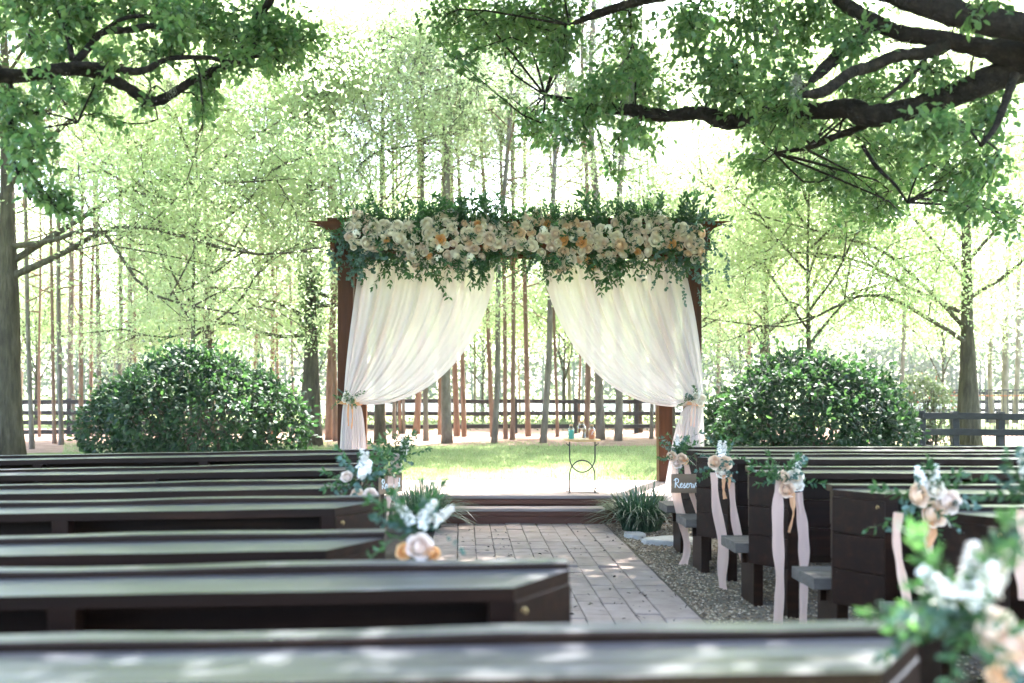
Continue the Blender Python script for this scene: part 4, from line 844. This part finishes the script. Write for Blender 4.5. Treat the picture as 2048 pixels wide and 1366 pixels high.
# young trees beyond the fence: two forms, copied one by one
YT = [(-17.5, 41), (-13.2, 44), (-10.4, 40), (-6.3, 43), (-2.6, 41), (.9, 45), (4.2, 41.5), (7.6, 44), (11.4, 41), (15.6, 46), (20.2, 42)]
proto = []
for k in range(2):
    nb = len(bpy.data.objects)
    o = tree('young_tree', (YT[k][0], YT[k][1], 0), .07, 1.6, 9.5, (YT[k][0], YT[k][1], 5.2), (3.0, 2.6, 4.2), 15, 26000, 'pale young tree beyond the fence', group='young trees beyond the fence', L=(.09, .16), spread=.5)
    proto.append((o, [c for c in bpy.data.objects if c.parent == o]))
for k, (x, y) in enumerate(YT):
    o, kids = proto[k % 2]
    if k >= 2:
        o2 = o.copy(); COL.objects.link(o2)
        for c in kids: c2 = c.copy(); COL.objects.link(c2); c2.parent = o2
        o = o2; o.location = (x, y, 0); o.rotation_euler = (0, 0, rng.random()*6.28); o.scale = (rng.uniform(.85, 1.2),)*2+(rng.uniform(.8, 1.15),)
    o['label'] = f'pale young tree beyond the black fence, {ordinal(k)} from the left'
# ------------------------------------------------------------------ pines
rng = np.random.default_rng(114); random.seed(114)
def pine_meshes(seed):
    r = np.random.default_rng(seed); g = G(); H = 17.0; n = 26; z = np.linspace(0, H, n)
    p = np.stack([.10*np.sin(z*.35+seed)+.05*np.sin(z*.9+seed*2), .08*np.sin(z*.3+seed*3), z], -1); rad = np.interp(z, [0, .35, 2, H], [1.32, 1.10, 1.0, .42])*.115
    tube(g, p, rad, 10, wob=.05); tr = g
    b = G(); tips = []
    for k in range(34):
        zz = 4.0+13*(k/34)**.85; a = k*2.4+r.normal(0, .4); dead = zz < 8.5
        L = (r.uniform(.5, 1.5) if dead else r.uniform(1.0, 2.3)*(1.25-.55*(zz-8)/9)); s = np.array([np.interp(zz, z, p[:, 0]), np.interp(zz, z, p[:, 1]), zz])
        e = s+np.array([math.cos(a)*L, math.sin(a)*L, L*r.uniform(.15, .7)]); tube(b, np.array([s, (s+e)/2+[0, 0, -.05*L], e]), (.028, .018, .008), 4, caps=False)
        if not dead:
            for q in range(5):
                u = r.uniform(.4, 1.0); s2 = s+(e-s)*u; e2 = s2+r.normal(0, .35, 3)+[0, 0, .15]; tube(b, np.array([s2, e2]), (.009, .005), 3, caps=False); tips.append(e2)
            tips.append(e)
    tips = np.array(tips); m = 46; C = np.repeat(tips, m, 0)+r.normal(0, .05, (len(tips)*m, 3)); N = len(C)
    D = unit(r.standard_normal((N, 3)))+[0, 0, .25]; nd = G(); leaves(nd, C, D, unit(r.standard_normal((N, 3))), r.uniform(.17, .28, N), .013)
    return tr.mesh('trunk', 'bark_pine', True), b.mesh('branches', 'bark_pine', True), nd.mesh('needles', 'needle')
PINE = [pine_meshes(s) for s in range(4)]
PGREY = []
for a, b, c in PINE:
    a2 = a.copy(); a2.materials[0] = M['bark_pine_grey']; PGREY.append((a2, b, c))
def pine(x, w, by, grey, label, lean=0.0, hs=1.0):
    Y = 3300.0/(by-770.0); X = (x-VX)/FP*Y; s = w/FP*Y/.23
    o = thing('pine_tree', (X, Y, 0), label, 'pine', 'pine trunks behind the stage', rng.random()*6.28); o.rotation_euler = (R(rng.normal(0, .7)), R(lean+rng.normal(0, .8)), rng.random()*6.28 if not lean else 0)
    me = random.choice(PGREY if grey else PINE)
    link('trunk', me[0], o, scl=(s, s, hs)); link('branches', me[1], o, scl=(1, 1, hs)); link('needles', me[2], o, scl=(1, 1, hs))
LEFT = [(62, 9, 898, 1), (79, 5, 874, 0), (108, 7, 888, 0), (118, 9, 890, 1), (148, 12, 866, 1), (163, 9, 880, 0), (182, 7, 872, 0), (195, 9, 876, 1), (236, 9, 874, 1), (263, 10, 876, 1), (276, 7, 870, 0)]
for k, (x, w, by, gy) in enumerate(LEFT): pine(x, w, by, gy, f'slender {"grey" if gy else "reddish"} pine trunk, {ordinal(k)} from the left between oak trunk and left shrub', hs=rng.uniform(.9, 1.1))
ABOVE = [(369, 8, 872, 1), (381, 7, 868, 1), (408, 12, 876, 1), (505, 7, 868, 0), (542, 9, 872, 0), (558, 5, 866, 0), (586, 5, 866, 1)]
for k, (x, w, by, gy) in enumerate(ABOVE): pine(x, w, by, gy, f'pine trunk rising behind the left shrub, {ordinal(k)} of them from the left', hs=rng.uniform(.9, 1.1))
BES = [(657, 13, 880, 0), (669, 11, 882, 0)]
for k, (x, w, by, gy) in enumerate(BES): pine(x, w, by, gy, ['pine trunk between the ivy oak and the left post, farther from the post', 'pine trunk close against the outer side of the left post'][k])
GAP = [(767, 8, 876, 0), (788, 7, 878, 1), (799, 6, 868, 0), (808, 6, 868, 1), (833, 12, 868, 0), (852, 10, 882, 1), (882, 7, 870, 0), (892, 19, 887, 1), (914, 11, 873, 0), (923, 9, 874, 0), (980, 9, 874, 0), (989, 11, 888, 1), (1011, 8, 878, 0), (1025, 9, 880, 0), (1058, 10, 873, 0)]
for k, (x, w, by, gy) in enumerate(GAP): pine(x, w, by, gy, f'{"grey" if gy else "reddish brown"} pine trunk seen through the arch left of the table, {ordinal(k)} from the left', lean=(1.6 if x == 989 else 0), hs=rng.uniform(.9, 1.1))
TAB = [(1086, 12, 886, 1), (1116, 6, 874, 0), (1157, 5, 866, 0), (1172, 11, 876, 0), (1192, 16, 880, 1), (1237, 14, 882, 1), (1303, 7, 878, 1), (1315, 6, 874, 0)]
for k, (x, w, by, gy) in enumerate(TAB): pine(x, w, by, gy, f'{"grey" if gy else "reddish"} pine trunk above or right of the little table, {ordinal(k)} from the left', lean=(1.4 if x == 1086 else 0), hs=rng.uniform(.9, 1.1))
RT = [(1800, 8, 850, 1), (1985, 9, 846, 1), (2012, 13, 848, 1), (2036, 10, 846, 1), (1440, 8, 858, 1), (1500, 8, 858, 0)]
for k, (x, w, by, gy) in enumerate(RT): pine(x, w, by, gy, ['far pine trunk behind the berry shrub', 'far grey pine behind the picket fence, nearest the oak trunk', 'thickest far grey pine behind the picket fence', 'far grey pine behind the picket fence at the right edge', 'far pine trunk just right of the right curtain', 'far pine trunk above the left side of the right shrub'][k])
FAR = [(40, 5, 838), (225, 4, 842), (440, 6, 838), (950, 5, 842), (1040, 4, 836), (1140, 7, 840), (1260, 5, 838), (1345, 6, 840)]
for k, (x, w, by) in enumerate(FAR): pine(x, w, by, k % 2, f'pale far pine beyond the black fence, {ordinal(k)} of the far row from the left')

# ------------------------------------------------------------------ far woods, undergrowth
rng = np.random.default_rng(115); random.seed(115)
n = 60000; Xf = rng.uniform(-75, 80, n); hh = 13+3.5*np.sin(Xf*.21)+2.2*np.sin(Xf*.53+1)+1.2*np.sin(Xf*1.3); Yf = 112+10*rng.random(n); Zf = hh*rng.random(n)**.8
D = rdir(n); g = G(); leaves(g, np.stack([Xf, Yf, Zf], -1), D, rdir(n)+[0, 0, .5], rng.uniform(.45, .9, n), rng.uniform(.3, .55, n))
for k in range(70):
    x = rng.uniform(-70, 75); tube(g, np.array([(x, 112, 0), (x+rng.normal(0, .2), 112, 6)]), (.16, .1), 5)
tag(link('far_woods', g.mesh('far_woods', 'leaf_far')), 'pale mass of distant trees across the pond', 'woods', kind='stuff')
n = 15000; a = rng.uniform(-1.9, 1.9, n); rr = 16+6*rng.random(n); hh = 3.2+.8*np.sin(a*7)+.6*np.sin(a*17)
tag(link('leaf_screen_behind', leaves(G(), np.stack([rr*1.35*np.sin(a), 2-rr*np.cos(a)-1.5, hh*rng.random(n)**.85], -1), rdir(n), rdir(n)+[0, 0, .5], rng.uniform(.35, .6, n), rng.uniform(.22, .36, n)).mesh('leaf_screen_behind', 'leaf_oak')), 'unseen leafy screen added behind the seats to block sky reflections', 'woods', kind='stuff')  # added out of view: blocks low sky light from behind the camera
n = 9000; Xf = rng.uniform(-16, 16, n); Yf = 36+5*rng.random(n); hh = .25+.55*np.maximum(0, np.sin(Xf*1.1+Yf*.5)+.4*np.sin(Xf*2.7)); Zf = hh*rng.random(n)
tag(link('undergrowth', leaves(G(), np.stack([Xf, Yf, Zf], -1), rdir(n)+[0, 0, .5], rdir(n), rng.uniform(.08, .18, n), rng.uniform(.04, .09, n)).mesh('undergrowth', 'leaf_berry')), 'low green undergrowth just beyond the black fence', 'undergrowth', kind='stuff')

# ------------------------------------------------------------------ the two great live oaks whose limbs reach in overhead
rng = np.random.default_rng(116); random.seed(116)
def oak(base, r0, top, limbs, clumps, canopy, label, dens=1.0):
    """limbs: lists of (x, y, r_px, Y) as they show; clumps of leaves hang on twigs from the nearest limb"""
    base = np.asarray(base, float); o = thing('live_oak', base, label, 'tree', 'great live oaks overhead'); w = G(); allp = []
    tr = smooth_path([base, base+[.1, .05, 1.5], base+[-.05, .1, 3.0], np.asarray(top, float)], 14); tg = G(); tube(tg, tr, np.interp(np.linspace(0, 1, 14), [0, .1, 1], [r0*1.5, r0, r0*.8]), 16, wob=.05); part('trunk', tg, 'bark_oak', o, True)
    for lb in limbs:
        q = np.array([list(P(x, y, Y))+[r*Y/FP] for x, y, r, Y in lb]); q = smooth_path(q, len(lb)*6); tube(w, q[:, :3], np.maximum(q[:, 3], .006)*(1+.06*rng.standard_normal(len(q))), 12, wob=.035); allp.append(q[:, :3])
    AP = np.concatenate(allp); C, D = [], []
    def cluster(c, rad, nl, twigs):
        d2 = np.linalg.norm(AP-c, axis=1); s = AP[np.argmin(d2)]
        m = (s+c)/2+rng.normal(0, .17*np.linalg.norm(c-s)+.01, 3)+[0, 0, .12*np.linalg.norm(c-s)]; sp = smooth_path([s, m, c], 6); dl = np.linalg.norm(c-s); tube(w, sp, np.linspace(min(.012, .004+.007*dl), .003, 6), 5, caps=False)
        for k in range(twigs):
            st = sp[rng.integers(2, 6)]; dd = rdir(1)[0]*[1, 1, .75]; e = c+dd*rad*rng.uniform(.55, 1.05); tw = smooth_path([st, (st+e)/2+rng.normal(0, .15*rad, 3), e], 6); tube(w, tw, np.linspace(.0034, .0012, 6), 3, caps=False)
            m2 = max(3, nl//twigs); u = rng.random(m2)**.7; pos = np.stack([np.interp(u, np.linspace(0, 1, 6), tw[:, q]) for q in range(3)], -1)+rng.normal(0, .10*rad+.012, (m2, 3))
            C.append(pos); D.append(unit(e-st)[None]*.6+rdir(m2)*.9+[0, 0, -.3])
    for x, y, r, Y in clumps:
        for sub in range(2):
            Ys = Y+rng.normal(0, .55); rad = r*Ys/FP; cluster(P(x+rng.normal(0, r*.2), y+rng.normal(0, r*.2), Ys), rad*.95, int(390*dens*(r/100)**2*(Y/8)**2+18), int(7+r/14))
    part('limbs', w, 'bark_oak', o, True)
    C = np.concatenate(C); D = np.concatenate(D); n = len(C); g = G(); L = rng.uniform(.048, .084, n); leaves(g, C, D, rdir(n)*.7+[0, 0, .9], L, L*rng.uniform(.40, .55, n), LEAF6); part('crown', g, 'leaf_oak', o)
    # the rest of the crown, above the picture
    w2 = G(); C2, D2 = [], []
    tp = np.asarray(top, float)
    for (cx, cy_, cz, rad, nl) in canopy:
        c = np.array([cx, cy_, cz]); q = smooth_path([tp, tp+(c-tp)*.5+[0, 0, .6], c], 8); tube(w2, q, np.linspace(.10, .02, 8), 6, caps=False)
        for k in range(9):
            e = c+rdir(1)[0]*rad*[1, 1, .4]; tube(w2, np.array([c, (c+e)/2+rng.normal(0, .1, 3), e]), (.018, .012, .005), 4, caps=False)
        p = c+rdir(nl)*(rad*rng.random(nl)**.45)[:, None]*[1, 1, .42]; C2.append(p); D2.append(rdir(nl)+[0, 0, -.3])
    if canopy:
        part('upper_limbs', w2, 'bark_oak', o, True); C2 = np.concatenate(C2); D2 = np.concatenate(D2); n = len(C2); g = G(); L = rng.uniform(.12, .20, n); leaves(g, C2, D2, rdir(n)*.7+[0, 0, .9], L, L*.55); part('upper_crown', g, 'leaf_oak', o)
    return o
RL_ = [[(2160, 60, 40, 7.0), (2048, 128, 33, 7.1), (1950, 172, 27, 7.2), (1850, 210, 23, 7.35), (1740, 232, 23, 7.5), (1700, 216, 20, 7.6), (1640, 222, 18, 7.7), (1560, 218, 18, 7.8), (1500, 232, 19, 7.9), (1450, 242, 17, 8.0), (1400, 226, 14, 8.1), (1330, 232, 13, 8.2), (1260, 220, 12, 8.3), (1190, 212, 10, 8.4), (1132, 200, 7, 8.5), (1090, 190, 3, 8.6)],
       [(2160, 95, 36, 6.9), (2048, 108, 30, 7.0), (1960, 95, 20, 7.1), (1880, 78, 17, 7.2), (1800, 66, 16, 7.3), (1745, 42, 15, 7.4), (1690, 8, 13, 7.5), (1640, -40, 11, 7.6)],
       [(2160, 70, 34, 6.6), (2048, 55, 30, 6.7), (1940, 35, 27, 6.8), (1850, 8, 24, 6.9), (1740, -30, 20, 7.0)],
       [(1742, 42, 14, 7.4), (1720, 78, 13, 7.3), (1680, 108, 13, 7.2), (1640, 145, 11, 7.1), (1618, 168, 5, 7.0)],
       [(1900, 85, 15, 7.2), (1855, 105, 13, 7.1), (1790, 112, 12, 7.0), (1745, 132, 12, 7.0), (1700, 146, 11, 6.9), (1650, 182, 12, 6.85), (1608, 190, 7, 6.8)],
       [(2030, 150, 9, 7.0), (2010, 205, 8, 6.9), (1990, 255, 6, 6.8), (1962, 290, 5, 6.7)],
       [(1480, -40, 12, 7.8), (1320, -6, 10, 7.9), (1250, 10, 9, 8.0), (1190, 30, 8, 8.1), (1138, 50, 4, 8.2)],
       [(1770, 225, 8, 7.5), (1720, 255, 8, 7.7), (1665, 275, 7, 7.9), (1620, 295, 5, 8.1), (1550, 306, 3, 8.3)],
       [(1725, 290, 4, 7.6), (1750, 330, 4, 7.6), (1790, 370, 3, 7.6), (1815, 405, 2, 7.6)],
       [(1850, 118, 5, 7.1), (1825, 150, 5, 7.0), (1790, 180, 4, 7.0), (1765, 198, 3, 7.0)]]
RC_ = [(1230, 165, 70, 8.5), (1180, 215, 75, 8.5), (1105, 235, 70, 8.6), (1060, 265, 40, 8.6), (1150, 280, 40, 8.5), (1255, 275, 55, 8.2), (1230, 350, 22, 8.2), (1135, 120, 65, 8.4), (1310, 140, 70, 8.4), (1390, 50, 90, 8.0), (1400, 150, 90, 8.2), (1490, 90, 110, 7.9), (1480, 185, 80, 8.0), (1560, 160, 85, 7.8), (1610, 60, 90, 7.7), (1700, 70, 80, 7.8), (1330, 205, 45, 8.3), (1520, 270, 60, 8.2), (1600, 265, 60, 8.2), (1750, 160, 80, 7.9), (1850, 150, 70, 7.7), (1880, 270, 80, 7.8), (1960, 250, 80, 7.6), (2000, 330, 90, 7.8), (1960, 400, 70, 8.0), (2030, 430, 60, 7.9), (1900, 350, 70, 8.2), (1960, 30, 60, 7.2), (1050, 60, 80, 8.6), (960, 45, 80, 8.8), (880, 55, 60, 8.9), (900, 110, 40, 8.9), (1010, 20, 70, 8.8), (1130, 20, 70, 8.5), (1250, 60, 60, 8.4), (1700, 330, 80, 9.5), (1600, 350, 80, 9.8), (1500, 330, 60, 9.8), (1800, 300, 80, 9.0), (1800, 400, 70, 9.6), (1700, 420, 60, 10.0)]
LL_ = [[(-120, 130, 20, 6.6), (0, 150, 15, 6.8), (60, 150, 14, 6.9), (130, 138, 13, 7.0), (195, 146, 12, 7.1), (250, 172, 11, 7.2), (290, 198, 11, 7.3), (322, 200, 10, 7.4), (380, 165, 9, 7.5), (440, 136, 8, 7.6), (485, 112, 7, 7.7), (520, 80, 5, 7.8), (545, 40, 4, 7.9)],
       [(130, 132, 8, 7.0), (190, 130, 7, 7.0), (255, 142, 8, 7.1), (290, 140, 7, 7.1), (330, 120, 5, 7.2), (372, 115, 5, 7.2), (420, 116, 5, 7.3), (468, 124, 4, 7.4), (520, 110, 3, 7.5)],
       [(150, 126, 8, 7.0), (180, 92, 8, 7.1), (205, 65, 7, 7.2), (255, 60, 7, 7.3), (310, 52, 6, 7.4), (345, 72, 4, 7.5), (370, 105, 3, 7.5)],
       [(145, 120, 6, 7.0), (133, 60, 5, 7.0), (108, 0, 5, 7.0), (90, -50, 5, 7.0)],
       [(205, 65, 5, 7.2), (240, 40, 4, 7.3), (290, 32, 4, 7.4), (360, 45, 3, 7.5)],
       [(560, -40, 8, 7.6), (535, 10, 8, 7.7), (505, 45, 6, 7.8), (480, 100, 4, 7.8)],
       [(20, 160, 5, 6.9), (25, 210, 5, 6.8), (20, 260, 4, 6.8), (30, 330, 3, 6.8), (60, 400, 2, 6.8)],
       [(25, 230, 3, 6.8), (75, 225, 3, 6.8), (120, 232, 2, 6.8), (155, 245, 2, 6.8)]]
LC_ = [(60, 60, 80, 7.3), (150, 40, 90, 7.4), (250, 50, 90, 7.5), (350, 35, 95, 7.6), (450, 50, 100, 7.8), (540, 70, 90, 7.9), (600, 85, 60, 8.0), (560, 135, 50, 7.9), (485, 135, 65, 7.8), (420, 150, 45, 7.7), (180, 185, 50, 7.1), (60, 205, 60, 6.9), (110, 180, 50, 7.0), (25, 265, 75, 6.8), (75, 300, 60, 6.8), (60, 345, 50, 6.8), (115, 400, 36, 6.8), (140, 430, 24, 6.8), (430, 212, 40, 7.6), (405, 235, 26, 7.6), (330, 110, 60, 7.4), (100, 105, 55, 7.1), (215, 240, 20, 7.2), (280, 218, 16, 7.3), (420, 90, 70, 7.7), (10, 30, 80, 7.0), (230, 110, 45, 7.2)]
can_r, can_l = [], []
for cx in np.arange(-7, 13, 1.3):
    for cy_ in np.arange(5.6, 17.8, 1.3):
        x_, y_ = cx+rng.normal(0, .35), cy_+rng.normal(0, .35); z_ = 3.2+.39*max(y_, 6.0)+abs(rng.normal(0, .5))
        if rng.random() < (.24 if x_ > 5.4 and 8.5 < y_ < 15 else .02) or y_ > 17.9: continue
        (can_r if x_ > 1.5 else can_l).append((x_, y_, z_, rng.uniform(1.0, 1.5), 1250))
oak((9.6, 6.2, 0), .55, (8.2, 6.6, 4.3), RL_, RC_, can_r, 'great live oak whose thick dark limbs reach in from the upper right')
oak((-8.0, 6.4, 0), .5, (-6.2, 6.6, 4.2), LL_, LC_, can_l, 'great live oak whose dark curved limb reaches in from the upper left')
# spanish moss hanging from the limbs
for k, (x, y, ln, Y, lab) in enumerate([(1552, 35, 90, 7.6, 'long pale strand of moss hanging left of the forked limb'), (1800, 5, 45, 7.2, 'short pale moss tuft near the top of the right limbs'), (1592, 150, 50, 6.85, 'pale moss hanging beside the broken branch end'), (1262, 150, 80, 8.3, 'thin moss strand over the tip of the long limb'), (340, 165, 40, 7.4, 'moss strand on the low bend of the left limb'), (400, 140, 30, 7.5, 'moss tuft on the rising part of the left limb')]):
    c = P(x, y, Y); g = G(); n = 26; o = thing('spanish_moss', c, lab, 'moss', 'moss on the oak limbs')
    for q in range(n):
        L = ln*Y/FP*rng.uniform(.35, 1.0); b = c+rng.normal(0, .018, 3); t = np.linspace(0, 1, 7); p = b+np.stack([.02*np.sin(t*7+q), .02*np.cos(t*6+q*2), -L*t], -1)+rng.normal(0, .006, (7, 3)); tube(g, p, .0016, 3, caps=False)
    part('strands', g, 'moss', o)

# ------------------------------------------------------------------ haze
rng = np.random.default_rng(117); random.seed(117)
m = bpy.data.materials.new('pale summer haze'); m.use_nodes = True; m.node_tree.nodes.remove(m.node_tree.nodes['Principled BSDF'])
pv = m.node_tree.nodes.new('ShaderNodeVolumePrincipled'); pv.inputs['Color'].default_value = (0.97, 0.98, 1.0, 1); pv.inputs['Density'].default_value = 0.00035; pv.inputs['Anisotropy'].default_value = 0.35
m.node_tree.links.new(pv.outputs[0], m.node_tree.nodes['Material Output'].inputs['Volume'])
g = G(); V = np.array([(x, y, z) for z in (-1.0, 22.0) for y in (-70.0, 720.0) for x in (-420.0, 420.0)])
g.add(V, np.array([(0, 2, 3, 1), (4, 5, 7, 6), (0, 1, 5, 4), (2, 6, 7, 3), (0, 4, 6, 2), (1, 3, 7, 5)]))
hz = link('haze', g.mesh('haze', m)); tag(hz, 'thin bright haze between the trees', 'haze', kind='stuff')
